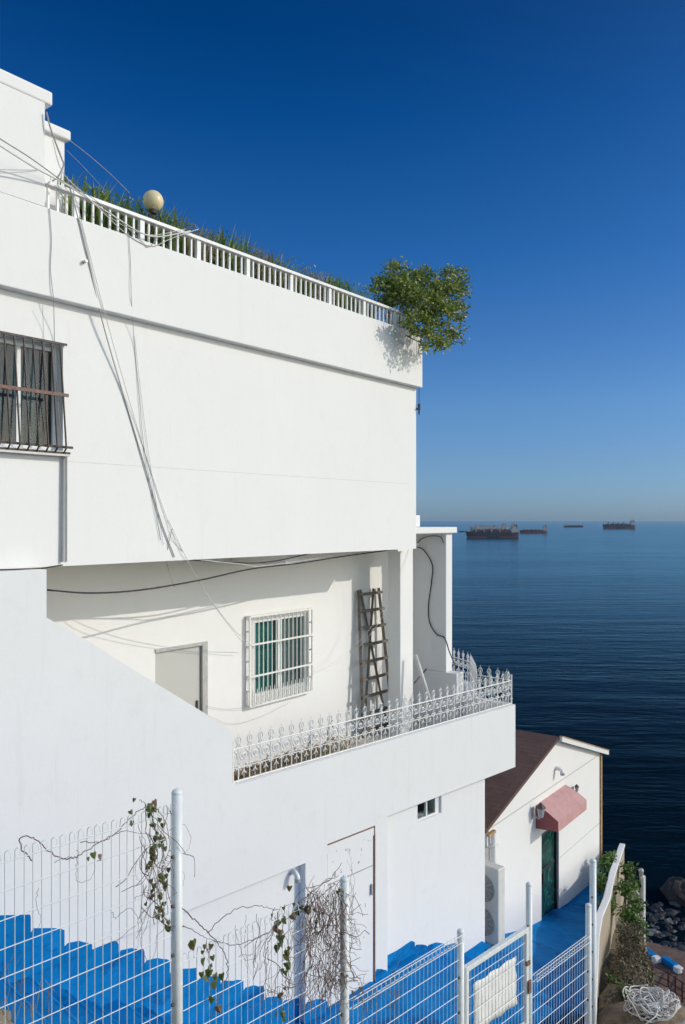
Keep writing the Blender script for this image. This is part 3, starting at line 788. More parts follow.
def tuft(t, n, kind, i, label):
    th = T('roof_plant', label, 'plant', UP, (t, n, 3.3), 'plants behind the roof railing')
    mb = MB(); H = rl.uniform(.5, .66) if kind != 'low' else rl.uniform(.36, .48)
    for _ in range(230):
        a = rl.uniform(0, 6.28); le = H*rl.uniform(.5, 1.1); b0 = Vector((t+rl.uniform(-.34, .34), n+rl.uniform(-.12, .12), 3.42))
        lean = rl.uniform(.05, .5); d = Vector((math.cos(a)*lean, math.sin(a)*lean, 1)).normalized()
        p0_ = b0; p1_ = b0+d*le*.6; p2_ = p1_+Vector((d.x*1.8, d.y*1.8, d.z*.5)).normalized()*le*.45
        wv = Vector((-math.sin(a), math.cos(a), 0))*rl.uniform(.007, .015)
        mb.add([p0_-wv, p0_+wv, p1_+wv, p1_-wv, p2_], [(0, 1, 2, 3), (3, 2, 4)])
    for _ in range(900):
        p = Vector((t+rl.uniform(-.34, .34), n+rl.gauss(0, .1), 3.40+min(.52, abs(rl.gauss(0, .27)))))
        mb.leaf(p, Vector((rl.uniform(-1, 1), rl.uniform(-1, 1), rl.uniform(-.2, 1))), Vector((rl.uniform(-1, 1), rl.uniform(-1, 1), 1)), rl.uniform(.03, .07), rl.uniform(.015, .03))
    th.part('foliage', mb, M_grass if kind != 'pink' else M_drypink)
    mb = MB()
    for _ in range(5): mb.tube([(t+rl.uniform(-.1, .1), n, 3.4), (t+rl.uniform(-.25, .25), n+rl.uniform(-.1, .1), 3.4+H*.9)], .005, 4)
    th.part('stem', mb, M_bark)
M_drypink = leaf_mat('pink_dry_leaf', (.12, .16, .04), (.36, .30, .17), (.50, .42, .28))
tl = [(5.55, 'a', 'spiky green plant beside the roof stair tower'), (5.95, 'a', 'tall grassy green plant just left of the globe lamp'), (6.35, 'low', 'short green plant under the globe lamp'),
      (6.75, 'a', 'green plant with long blades right of the globe lamp'), (7.3, 'pink', 'dry pinkish grass plant sticking through the third railing bay'), (7.9, 'a', 'green plant with a bushy top before the railing middle'),
      (8.5, 'pink', 'reddish dry plant in the middle of the railing'), (9.1, 'low', 'low dark green plant past the railing middle'), (9.7, 'pink', 'pale dry plant with feathery tops near the railing end'),
      (10.3, 'a', 'spiky grey green plant rising above the far railing'), (10.9, 'low', 'low green plant between spiky plant and roof tree')]
for i, (t, k, lb) in enumerate(tl): tuft(t, 8.2, k, i, lb)

def crown(th, blobs, count, L, mat, rs, gapf=.0, name='crown'):
    mb = MB(); tot = sum(b[3]**2 for b in blobs)
    for (cx, cy, cz, r) in blobs:
        # twig clusters on and inside each lobe
        nc = int(count*r*r/tot/14)
        for _ in range(nc):
            u = Vector((rs.gauss(0, 1), rs.gauss(0, 1), rs.gauss(0, 1))).normalized()
            rr = r*(rs.random()**.33)*rs.uniform(.8, 1.13)
            c = Vector((cx, cy, cz))+Vector((u.x*rr, u.y*rr, u.z*rr*.85)); od = (u+Vector((0, 0, .25))).normalized()
            for _ in range(14):
                p = c+Vector((rs.gauss(0, .055), rs.gauss(0, .055), rs.gauss(0, .045)))
                d = (od*.7+Vector((rs.uniform(-1, 1), rs.uniform(-1, 1), rs.uniform(-.9, .6)))).normalized()
                mb.leaf(p, d, (od+Vector((rs.uniform(-.7, .7), rs.uniform(-.7, .7), rs.uniform(-.3, 1)))).normalized(), L*rs.uniform(.6, 1.25), L*rs.uniform(.4, .6))
    return th.part(name, mb, mat)
def roof_tree():
    base = (11.85, 8.25, 3.2)
    th = T('roof_tree', 'bushy green tree leaning over the far corner of the roof parapet', 'tree', UP, base)
    def q(x, y, n): return UP.px(x, y, n)
    blobs = [(*q(397, 284, 8.1), .27), (*q(383, 284, 8.2), .17), (*q(388, 297, 8.2), .2), (*q(410, 278, 8.0), .22), (*q(408, 296, 7.8), .28), (*q(421, 303, 7.5), .30), (*q(428, 285, 7.9), .25), (*q(446, 292, 7.6), .27), (*q(437, 313, 7.3), .30),
             (*q(448, 277, 7.9), .17), (*q(457, 272, 7.9), .12), (*q(462, 286, 7.8), .14), (*q(452, 331, 7.4), .17), (*q(437, 340, 7.3), .16), (*q(421, 325, 7.35), .22), (*q(458, 310, 7.6), .18), (*q(444, 344, 7.35), .10), (*q(399, 267, 8.15), .12),
             (*q(466, 295, 7.7), .07), (*q(463, 343, 7.4), .05), (*q(390, 268, 8.2), .08), (*q(374, 287, 8.25), .09), (*q(421, 274, 8.0), .12), (*q(410, 318, 7.4), .14), (*q(425, 345, 7.3), .08)]
    crown(th, blobs, 8200, .08, M_leaf, random.Random(21))
    mb = MB(); b0 = Vector(base)
    mb.tube(spline([b0, b0+Vector((.05, -.02, .35)), Vector(q(415, 305, 7.95))], 5), .035, 8, r1=.02)
    for bx in blobs: mb.tube(spline([b0+Vector((.04, 0, .3)), (b0+Vector(bx[:3]))/2+Vector((0, 0, .15)), Vector(bx[:3]), Vector(bx[:3])+Vector((0, 0, bx[3]*.8))], 4), .014, 5, r1=.003)
    mb.tube([q(391, 300, 8.1), q(391, 258, 8.1)], .008, 5)
    th.part('trunk', mb, M_bark)
roof_tree()

# ================================================================== CABLES
def cable(name, label, pts, r, mat, fr=UP, k=8, sides=6):
    P = spline([fr.px(x, y, n) for x, y, n in pts], k); c = P[len(P)//2]
    mb = MB(); mb.tube(P, r, sides)
    return single(name, mb, mat, label, 'cable', fr, tuple(c), smooth=True, group='overhead cables on the white building')
cable('cable', 'thick dark grey cable bundle from the left edge to the roof railing', [(-30, 118, 7.2), (0, 139, 7.4), (30, 158, 7.55), (62, 181, 7.68), (78, 190, 7.74)], 0.0065, M_grey)
cable('cable', 'pale grey cable just below the dark one, from left edge to roof railing', [(-30, 127, 7.2), (0, 146, 7.4), (35, 168, 7.6), (70, 187, 7.7), (110, 214, 7.74), (150, 236, 7.768), (190, 231, 7.768)], 0.0086, M_pale)
cable('cable', 'sagging pale cable looping lowest in front of the globe lamp', [(66, 178, 7.7), (95, 205, 7.72), (125, 233, 7.768), (150, 246, 7.768), (172, 238, 7.74), (198, 229, 7.768)], 0.0050, M_pale)
cable('cable', 'thin cable stretched across the railing bars left of the globe lamp', [(70, 183, 7.72), (105, 208, 7.74), (140, 240, 7.768), (147, 247, 7.768), (155, 240, 7.768), (158, 226, 7.768)], 0.0036, M_grey)
cable('cable', 'thin pale cable sagging over the first railing post from the stair tower', [(52, 140, 7.768), (62, 172, 7.76), (88, 198, 7.74), (120, 224, 7.768), (150, 235, 7.768), (185, 229, 7.768)], 0.0043, M_pale)
cable('cable', 'black and white twisted cable hanging from the tower coping to the railing', [(46, 112, 7.74), (50, 128, 7.72), (56, 145, 7.72), (61, 158, 7.72), (63, 165, 7.72), (58, 176, 7.74), (52, 181, 7.76)], 0.0086, M_grey)
cable('cable', 'straight wire crossing the sky from the lower tower to the railing plants', [(66, 138, 8.1), (88, 155, 8.1), (112, 176, 8.15), (130, 194, 8.2)], 0.0043, M_grey)
cable('cable', 'faint second wire crossing the sky below the straight one', [(66, 150, 8.15), (84, 168, 8.2), (104, 190, 8.25)], 0.0029, M_grey)
cable('cable', 'thin grey wire running level into the tower wall at the left edge', [(-20, 169, 7.7), (0, 169.5, 7.72), (20, 170, 7.74), (38, 170, 7.768)], 0.0029, M_grey)
cable('cable', 'thicker long cable falling diagonally from the railing to the balcony ceiling', [(66, 176, 7.72), (76, 212, 7.768), (86, 252, 7.768), (101, 318, 7.8), (122, 392, 7.885), (146, 472, 7.885), (160, 520, 7.885), (174, 557, 7.885)], 0.0072, M_grey)
cable('cable', 'thin long cable falling beside the thicker diagonal one and on to the balcony window', [(70, 180, 7.72), (82, 225, 7.768), (104, 312, 7.768), (134, 418, 7.885), (164, 512, 7.885), (180, 548, 7.885), (205, 592, 8.2), (232, 628, 8.7), (252, 646, 9.1)], 0.0043, M_pale)
cable('cable', 'second pale cable splitting from the diagonal one towards the balcony window', [(168, 520, 7.885), (190, 566, 7.9), (214, 606, 8.3), (240, 640, 8.9), (248, 648, 9.08)], 0.0036, M_pale)
cable('cable', 'thin vertical wire from the globe lamp down the blank wall', [(128, 232, 7.768), (130, 262, 7.768), (131, 300, 7.768), (134, 345, 7.885), (139, 400, 7.885), (144, 450, 7.885), (160, 540, 7.885)], 0.0032, M_grey)
cable('cable', 'fainter vertical wire just right of the globe lamp wire', [(134, 336, 7.885), (138, 372, 7.885), (145, 430, 7.885), (152, 480, 7.885), (163, 545, 7.885)], 0.0022, M_grey)
cable('cable', 'wavy thin wire dropping from the railing past the caged window', [(49, 208, 7.768), (51, 240, 7.768), (50, 270, 7.768), (53, 300, 7.768), (54, 340, 7.885), (56, 390, 7.885), (60, 430, 7.885)], 0.0040, M_grey)
cable('cable', 'short thin wire from the wall band to the top of the caged window', [(42, 305, 7.8), (43, 330, 7.885), (44, 348, 7.885), (48, 400, 7.885)], 0.0022, M_grey)
cable('cable', 'long black cable sagging under the block from the stair wall to the column', [(-20, 575, 7.85), (20, 569, 7.85), (47, 590, 7.95), (90, 593, 7.95), (140, 590, 7.95), (200, 580, 7.95), (250, 569, 7.95), (300, 563, 8.), (345, 556, 8.1), (412, 547, 8.44)][2:], .011, M_black)
cable('cable', 'dark cable hugging the underside edge of the block at the left', [(-20, 570, 7.87), (10, 569.5, 7.87), (35, 569, 7.87), (62, 565, 7.87)], 0.0081, M_black)
cable('cable', 'short black cable tucked under the middle of the block edge', [(190, 560, 7.93), (225, 562, 7.93), (255, 563, 7.95), (280, 560, 7.97), (312, 553, 8.)], 0.0090, M_black)
cable('cable', 'pale cable twisted with the black one under the block edge', [(200, 560, 7.92), (240, 564, 7.93), (262, 566, 7.95), (320, 558, 8.05), (370, 551, 8.2), (418, 544, 8.44)], 0.0065, M_pale)
def on_wing(x, y, T=13.765):
    u = (x-342)/F; n = T*(.617-.787*u)/(.787+.617*u); return (x, y, n)
cable('cable', 'black cable leaving the column top and snaking down the grey wing wall', [on_wing(417, 547), on_wing(422, 549), on_wing(427, 555), on_wing(432, 566), on_wing(431, 582), on_wing(428, 605), on_wing(429, 622), on_wing(436, 634), on_wing(444, 638), (449, 652, 8.0), (454, 664, 7.95), (455, 670, 7.93)], 0.0117, M_black)
cable('cable', 'short black cable curving up beneath the wing wall cap', [on_wing(417, 543), on_wing(422, 538.5), on_wing(431, 536), on_wing(440, 537), on_wing(443, 543)], 0.0081, M_black)
cable('cable', 'dark looped wire hanging short below the block near the diagonal cables', [(172, 528, 7.885), (168, 545, 7.885), (166, 560, 7.95), (170, 576, 8.), (174, 587, 7.96)], 0.0036, M_grey)
cable('cable', 'thin washing line from the column down across the balcony to the window grille', [(413, 530, 8.), (404, 560, 8.3), (385, 605, 8.6), (360, 640, 8.8), (330, 665, 8.95), (311, 675, 9.05)], 0.0025, M_trim)
cable('cable', 'thin washing line hung slightly lower across the ladder to the window grille', [(413, 534, 8.), (400, 575, 8.3), (380, 620, 8.6), (350, 655, 8.8), (325, 668, 8.95), (311, 672, 9.05)], 0.0022, M_trim)
cable('cable', 'loose thin wire drooping along the back wall from the door to the window', [(205, 706, 9.26), (225, 709, 9.26), (248, 707, 9.2), (262, 703, 9.1)], 0.0022, M_grey)
cable('cable', 'lowest loose wire drooping beneath the balcony window', [(206, 715, 9.27), (232, 724, 9.27), (262, 716, 9.26), (290, 702, 9.2)], 0.0018, M_grey)

# ================================================================== SMALL HOUSE
H = T('small_house', 'small white house with brown shingle roof, red awning and dark green door below the building', 'house', HO, (17, 7, -9.2))
e0, e1, ap = 13.89, 20.16, 17.3
zE, zA, zG = -5.86, -4.92, -9.6
dh0, dh1, dzt2, dzb = 16.47, 17.45, -6.80, -8.86
mb = MB()
mb.prism_n([(e0, zG), (dh0, zG), (dh0, dzt2), (dh0, zE+(zA-zE)*(dh0-e0)/(ap-e0)), (e0, zE)], 7, 7.2)
mb.prism_n([(dh0, dzt2), (dh1, dzt2), (dh1, zA-(zA-zE)*(dh1-ap)/(e1-ap)), (ap, zA), (dh0, zE+(zA-zE)*(dh0-e0)/(ap-e0))], 7, 7.2)
mb.prism_n([(dh1, zG), (e1, zG), (e1, zE), (dh1, zA-(zA-zE)*(dh1-ap)/(e1-ap)), (dh1, dzt2)], 7, 7.2)
mb.box(e0, e0+.2, 7.2, 15, zG, zE); mb.box(e1-.2, e1, 7.2, 15, zG, zE); mb.box(e0+.2, e1-.2, 14.8, 15, zG, zE)
mb.box(dh0, dh1, 7.5, 7.6, zG, dzt2+.3)
mb.box(dh0-.3, dh1+.3, 7.0, 7.2, zG, dzb)
H.part('wall', mb, M_house)
mb = MB()
for z in (-5.55+.0, ):
    mb.box(e0+.001, e1-.001, 6.994, 6.999, -5.93, -5.905)
mb.box(dh1+.05, e1-.001, 6.994, 6.999, -7.66, -7.645)
H.part('render_joint', mb, M_doorg)
# roof
def roof_plane(ta, za, tb, zb_, th=.07):
    mb = MB(); n0, n1 = 6.93, 15.1
    vs = [(ta, n0, za), (tb, n0, zb_), (tb, n1, zb_), (ta, n1, za)]; up = Vector((0, 0, th))
    vs2 = [tuple(Vector(v)+up) for v in vs]
    mb.add(vs+vs2, [(4, 5, 6, 7), (3, 2, 1, 0), (0, 1, 5, 4), (1, 2, 6, 5), (2, 3, 7, 6), (3, 0, 4, 7)]); return mb
def uvroof(o):
    me = o.data; uv = me.uv_layers.new(name='UVMap')
    for l in me.loops:
        c = me.vertices[l.vertex_index].co; uv.data[l.index].uv = (c.y, c.x*1.04)
s1 = (zA-zE)/(ap-e0); s2 = (zA-zE)/(e1-ap)
o = H.part('roof', roof_plane(e0-.18, zE-.18*s1, ap, zA), M_roof); uvroof(o)
r2 = H.part('roof', roof_plane(ap, zA, e1+.22, zE-.22*s2), M_roof); uvroof(r2)
mb = MB()
vs = lambda n0, n1, a, za, b_, zb_, h0, h1: mb.prism_n([(a, za+h0), (b_, zb_+h0), (b_, zb_+h1), (a, za+h1)], n0, n1)
vs(6.86, 6.925, ap, zA, e1+.25, zE-.25*s2, -.03, .075)
H.part('fascia', mb, M_trim)
mb = MB(); vs(6.85, 6.925, ap, zA, e1+.27, zE-.27*s2, .078, .10)
H.part('fascia_edge', mb, M_orange)
mb = MB(); mb.box(e1-.03, e1+.05, 6.96, 7.02, -9.2, zE-.05); H.part('corner_trim', mb, M_orange)
mb = MB(); mb.box(e0-.18, e0+.1, 6.86, 6.93, zE-.10, zE-.05); H.part('gutter_end', mb, M_orange)
mb = MB(); mb.tube([(e0+.12, 6.93, zE-.1), (e0+.14, 6.93, -6.6)], .05, 10); mb.tube([(e0+.14, 6.9, -6.62), (e0+.14, 6.9, -8.2)], .05, 10)
mb.box(e0+.05, e0+.22, 6.86, 7.0, -6.25, -6.22); mb.box(e0+.05, e0+.22, 6.86, 7.0, -6.95, -6.92)
H.part('downpipe', mb, M_trim, smooth=False)
mb = MB(); mb.box(e0-.5, e0+.02, 6.9, 7.3, -7.5, -6.7); mb.box(e0-.5, e0-.05, 6.95, 7.2, -6.7, -6.2, 1); H.part('meter_cupboard', mb, [M_house, M_frame])
# door
mb = MB(); mb.box(dh0, dh0+.07, 7.03, 7.15, dzb, dzt2); mb.box(dh1-.07, dh1, 7.03, 7.15, dzb, dzt2); mb.box(dh0+.07, dh1-.07, 7.03, 7.15, dzt2-.08, dzt2)
d2 = H.part('door', mb, M_black, label='narrow dark glazed door with green hangings')
mb = MB(); mb.box(dh0+.07, dh1-.07, 7.08, 7.12, dzb, dzt2-.08); H.part('pane', mb, M_pdoor, d2)
mb = MB(); mb.box(dh0+.07, dh1-.07, 7.07, 7.078, -7.72, -7.66); mb.box(dh0+.10, dh0+.13, 7.0, 7.07, -7.95, -7.7); H.part('handle', mb, M_black, d2)
# awning
mb = MB(); a0, a1 = 16.17, 17.82
prof_ = [(7.0, -6.08), (6.88, -6.115), (6.72, -6.19), (6.5, -6.33), (6.5, -6.54)]
for (n0, z0), (n1, z1) in zip(prof_, prof_[1:]):
    mb.add([(a0, n0, z0), (a1, n0, z0), (a1, n1, z1), (a0, n1, z1), (a0, n0+.006, z0-.012), (a1, n0+.006, z0-.012), (a1, n1+.006, z1-.012), (a0, n1+.006, z1-.012)],
           [(0, 3, 2, 1), (4, 5, 6, 7), (0, 4, 7, 3), (1, 2, 6, 5), (3, 7, 6, 2)], 0)
sidep = prof_+[(7.0, -6.58)]
mb.prism_t(sidep, a0-.006, a0+.004, 1); mb.prism_t(sidep, a1-.004, a1+.006, 1)
H.part('awning', mb, [M_awn, M_awns])
def wall_lantern(x, y, sc, label):
    t, n, z = HO.px(x, y, 7.0); th = T('wall_lantern', label, 'lamp', HO, (t, 7.0, z), 'wall lanterns on the small house')
    mb = MB(); mb.box(t-.05*sc, t+.05*sc, 6.975, 7.0, z-.12*sc, z+.1*sc); mb.tube([(t, 6.99, z-.05*sc), (t, 6.99-.12*sc, z-.11*sc), (t, 6.99-.17*sc, z-.06*sc)], .012*sc, 6); th.part('bracket', mb, M_frame)
    mb = MB(); mb.tube([(t, 7-.17*sc, z-.06*sc), (t, 7-.17*sc, z+.12*sc)], .05*sc, 8, r1=.085*sc); th.part('lantern', mb, M_frame)
    mb = MB(); mb.tube([(t, 7-.17*sc, z+.12*sc), (t, 7-.17*sc, z+.22*sc)], .10*sc, 8, r1=.01); th.part('cap', mb, M_dark)
wall_lantern(532, 812, 1.1, 'grey wall lantern left of the red awning')
wall_lantern(572, 789, .6, 'small dark wall lamp above the right end of the red awning')
elbow(HO, 555, 768, 7.0, .045, 'vent_elbow', 'grey elbow vent pipe high on the house gable')

# air conditioner
def aircon():
    t0, n0 = 12.15, 8.29; z0, z1 = -7.70, -6.30
    th = T('air_conditioner', 'cream twin fan air conditioner unit beside the corner of the white building', 'air conditioner', LO, (t0, n0, z0-.05))
    mb = MB(); mb.box(t0, t0+.22, n0, n0+.82, z0, z1); th.part('case', mb, M_ac, bevel=.02)
    for zc in (z0+.36, z0+.98):
        mb = MB(); nc = n0+.34
        for k in range(7):
            r = .255-.034*k; p = [(t0-.012, nc+r*math.cos(a_*R(15)), zc+r*math.sin(a_*R(15))) for a_ in range(25)]; mb.tube(p, .005, 4, cap=False)
        for k in range(12):
            a_ = k*R(30); mb.tube([(t0-.012, nc, zc), (t0-.012, nc+.255*math.cos(a_), zc+.255*math.sin(a_))], .004, 4)
        g = th.part('fan_grille', mb, M_ac)
        mb = MB(); mb.add([(t0-.002, nc+.26*math.cos(k*R(15)), zc+.26*math.sin(k*R(15))) for k in range(24)], [tuple(range(24))]); mb.tube([(t0-.01, nc, zc), (t0-.004, nc, zc)], .06, 10)
        th.part('fan_opening', mb, M_acin, g)
    for q in (n0+.1, n0+.75):
        mb = MB(); mb.box(t0-.02, t0+.24, q, q+.06, z0-.06, z0-.002); th.part('foot', mb, M_frame)
aircon()

# ================================================================== MESH FENCE
NF = 4.2
PT = [LO.t(176.5, NF), LO.t(344, NF), LO.t(460, NF), LO.t(528.5, NF), LO.t(588, NF)]
FT = T('mesh_fence', 'white wire mesh fence stepping downhill with round capped posts', 'fence', LO, (PT[1], NF, -4.7))
tops = [-1.645, -2.635, -3.53, -3.47, -4.06]
def post(t, n, top, r, base, label=None):
    mb = MB(); mb.tube([(t, n, base), (t, n, top-.02)], r, 16); o = FT.part('post', mb, M_fence, smooth=True, label=label)
    mb = MB(); mb.ball((t, n, top-.02), (r*1.06, r*1.06, .025), 14, 6); FT.part('post_cap', mb, M_fence, o, smooth=True)
    mb = MB()
    for k in range(1, 9):
        z = top-.2-.30*k+.1; mb.tube([(t-r-.012, n-.012, z), (t-r+.004, n-.012, z)], .010, 6)
    FT.part('bolt', mb, M_dark, o)
for i, t in enumerate(PT):
    post(t, NF, tops[i], .034 if i < 2 else .031, tops[i]-2.15)
post(LO.t(592.5, 4.32), 4.32, -3.72, .036, -6.4, 'taller white post standing just behind the last fence post')
def mesh_panel(name, t0, t1, n, top, bottom, style, label=None, r=.0027, dt=.05, dz=.15):
    mb = MB(); k = int((t1-t0)/dt); rr = random.Random(int(t0*100))
    for i in range(k+1):
        t = t0+(t1-t0)*i/k
        if style == 'hook':
            l = rr.uniform(-.006, .006); p = [(t, n, bottom), (t+l, n, top-.06), (t+l*2, n-.002, top-.012), (t+.010+l, n-.012, top), (t+.02+l, n-.022, top-.012), (t+.022+l, n-.024, top-.045)]
        elif style == 'roll':
            p = [(t, n, bottom), (t, n, top-.02), (t, n-.05, top), (t, n-.055, top-.06), (t, n-.004, top-.085)]
        else: p = [(t, n, bottom), (t, n, top)]
        mb.tube(p, r, 4, cap=False)
    z = top-.06 if style == 'hook' else top-.085
    zs = []
    while z > bottom: zs.append(z); z -= dz
    for z in zs: mb.tube([(t0, n-.004, z), (t1, n-.004, z)], r*1.15, 4, cap=False)
    if style == 'roll':
        mb.tube([(t0, n-.05, top), (t1, n-.05, top)], r*1.2, 4); mb.tube([(t0, n-.055, top-.06), (t1, n-.055, top-.06)], r*1.2, 4); mb.tube([(t0, n, top-.02), (t1, n, top-.02)], r*1.2, 4)
    return FT.part(name, mb, M_fence, label=label)
mesh_panel('mesh_panel', PT[0]-1.9, PT[0]-.04, NF, -1.715, -3.7, 'hook', 'left panel of fine upright wires with hooked tips')
mesh_panel('mesh_panel', PT[0]+.04, PT[1]-.04, NF, -2.66, -4.6, 'hook', 'middle panel of wires overgrown by bare vines')
mesh_panel('mesh_panel', PT[1]+.04, PT[2]-.03, NF, -3.545, -5.3, 'roll', 'panel with folded top before the gate')
t4 = PT[3]+.05
mesh_panel('mesh_panel', t4, PT[4]-.03, NF, -4.36, -6.1, 'roll', 'lowest panel with folded top between gate post and end post')
# gate
GT = T('mesh_gate', 'white framed mesh gate with a white sheet tied to it', 'gate', LO, (PT[2]+.1, NF, -5.8))
g0, g1, gz = PT[2]+.045, PT[3]-.045, -3.87
mb = MB()
mb.box(g0, g1, NF-.03, NF+.015, gz-.045, gz); mb.box(g0, g0+.04, NF-.03, NF+.015, gz-1.75, gz-.045); mb.box(g1-.045, g1, NF-.03, NF+.015, gz-1.75, gz-.045)
mb.box(g0+.04, g1-.045, NF-.03, NF+.015, gz-.94, gz-.90); mb.box(g0+.04, g1-.045, NF-.03, NF+.015, gz-1.75, gz-1.71)
GT.part('frame', mb, M_fence, bevel=.004)
mb = MB(); k = 17
for i in range(1, k):
    t = g0+.04+(g1-g0-.085)*i/k; mb.tube([(t, NF-.008, gz-1.71), (t, NF-.008, gz-.04)], .0026, 4, cap=False)
z = gz-.14
while z > gz-1.7: mb.tube([(g0+.03, NF-.012, z), (g1-.03, NF-.012, z)], .003, 4, cap=False); z -= .15
GT.part('mesh', mb, M_fence)
mb = MB(); c = [LO.px(473, 985, NF+.012), LO.px(515.5, 956, NF+.012), LO.px(516.5, 1004, NF+.012), LO.px(474, 1034, NF+.012)]
vs = []; nn = 10
for j in range(nn+1):
    for i in range(nn+1):
        a_, b_ = i/nn, j/nn
        p = Vector(c[0])*(1-a_)*(1-b_)+Vector(c[1])*a_*(1-b_)+Vector(c[2])*a_*b_+Vector(c[3])*(1-a_)*b_
        p.y += .006+.005*math.sin(i*1.7)*math.cos(j*1.3); p.x += .006*math.sin(j*2.1)*(1 if i in (0, nn) else 0); p.z += .008*math.sin(i*1.9)*(1 if j in (0, nn) else 0); vs.append(p)
fs = [(j*(nn+1)+i, j*(nn+1)+i+1, (j+1)*(nn+1)+i+1, (j+1)*(nn+1)+i) for j in range(nn) for i in range(nn)]
mb.add(vs, fs); sh = GT.part('sheet', mb, M_sheet, smooth=True); sm = sh.modifiers.new('thickness', 'SOLIDIFY'); sm.thickness = .003
mb = MB(); mb.box(g1-.03, g1+.012, NF-.05, NF-.03, gz-.62, gz-.50); GT.part('latch', mb, M_rust)
mb = MB(); mb.box(PT[3]-.10, PT[3]-.045, NF-.045, NF-.02, gz-.35, gz-.31); GT.part('hinge', mb, M_rust)

# ---- vines on the fence
def vine(name, label, stems, leaves, seed, mat, tw=0, twr=(0, 0, 0, 0), lsize=(.02, .045)):
    rv = random.Random(seed); P0 = LO.px(stems[0][0][0], stems[0][0][1], NF)
    th = T(name, label, 'vine', LO, (P0[0], NF, P0[2]))
    mb = MB(); lf = MB(); allp = []
    for s in stems:
        rad = s[0][2] if len(s[0]) > 2 else .004
        pts = [Vector(LO.px(p[0], p[1], NF+rv.uniform(-.045, .03))) for p in s]
        sp = spline(pts, 7); sp = [p+Vector((rv.gauss(0, .003), rv.gauss(0, .004), rv.gauss(0, .003))) for p in sp]
        mb.tube(sp, rad, 5, r1=rad*.45); allp += sp
    for _ in range(tw):
        p = Vector(LO.px(rv.uniform(twr[0], twr[2]), rv.uniform(twr[1], twr[3]), NF+rv.uniform(-.07, .04))); L = rv.uniform(.1, .35); a_ = rv.gauss(-1.57, .55)
        pts = [p]; 
        for _ in range(5): a_ += rv.gauss(0, .4); p = p+Vector((math.cos(a_)*L/5, rv.gauss(0, .01), math.sin(a_)*L/5)); pts.append(p)
        mb.tube(spline(pts, 2), rv.uniform(.0012, .0028), 4); allp += pts[1:3]
    for (x, y, spread, cnt) in leaves:
        for _ in range(cnt):
            p = Vector(LO.px(x+rv.gauss(0, spread), y+rv.gauss(0, spread*1.6), NF+rv.uniform(-.06, .03)))
            d = Vector((rv.uniform(-.6, .6), rv.uniform(-.5, .1), -1)); L = rv.uniform(*lsize); nrm = Vector((rv.uniform(-.5, .5), -1, rv.uniform(-.3, .6)))
            a = d.normalized(); b2 = a.cross(nrm).normalized(); u2 = b2.cross(a)
            # heart-shaped leaf
            sh_ = [(0, 0), (-.12, .35), (.15, .52), (.6, .34), (1, 0), (.6, -.34), (.15, -.52), (-.12, -.35)]
            vs_ = [p+a*L*q[0]+b2*L*q[1]+u2*(-.14*L if abs(q[1]) > .3 else 0) for q in sh_]
            lf.add(vs_, [(0, 1, 2, 3), (0, 3, 4), (0, 4, 5), (0, 5, 6, 7)])
    th.part('stem', mb, mat, smooth=True)
    if lf.v: th.part('foliage', lf, M_leafd)
vine('climbing_vine', 'leafy vine arching along the left fence panel and hanging beside the tallest post',
     [[(32, 861, .0035), (22, 850), (20, 838), (35, 839), (47, 850), (60, 858), (75, 857), (90, 848), (115, 833), (130, 818), (143, 808), (152, 806), (163, 818), (168, 835), (168, 850), (162, 870), (165, 890), (168, 915)],
      [(145, 806, .003), (152, 818), (155, 832), (163, 850), (160, 872), (164, 890)], [(80, 841, .0025), (98, 843), (110, 837), (125, 831), (148, 835), (165, 846)],
      [(140, 800, .002), (146, 805), (160, 812)], [(55, 861, .002), (66, 857), (78, 858)], [(77, 850, .0015), (76, 868), (78, 882), (92, 876), (95, 850)], [(38, 888, .0015), (36, 905), (40, 918), (36, 935)],
      [(112, 912, .0015), (115, 918), (128, 908), (137, 918), (138, 940), (135, 958)], [(137, 825, .0015), (145, 845), (136, 862), (135, 875), (140, 882)],
      [(168, 830, .0015), (184, 825), (190, 840), (186, 852)], [(166, 900, .0015), (180, 890), (184, 875), (180, 868)], [(150, 812, .0025), (158, 840), (152, 865), (160, 900), (167, 925)]],
     [(148, 806, 3, 9), (157, 828, 4, 9), (152, 855, 3, 12), (163, 875, 3, 10), (155, 892, 4, 9), (160, 912, 3, 12), (166, 925, 2, 6), (92, 850, 4, 3), (164, 845, 2, 6), (134, 812, 3, 3)], 5, M_bark, tw=46, twr=(138, 803, 170, 925), lsize=(.018, .042))
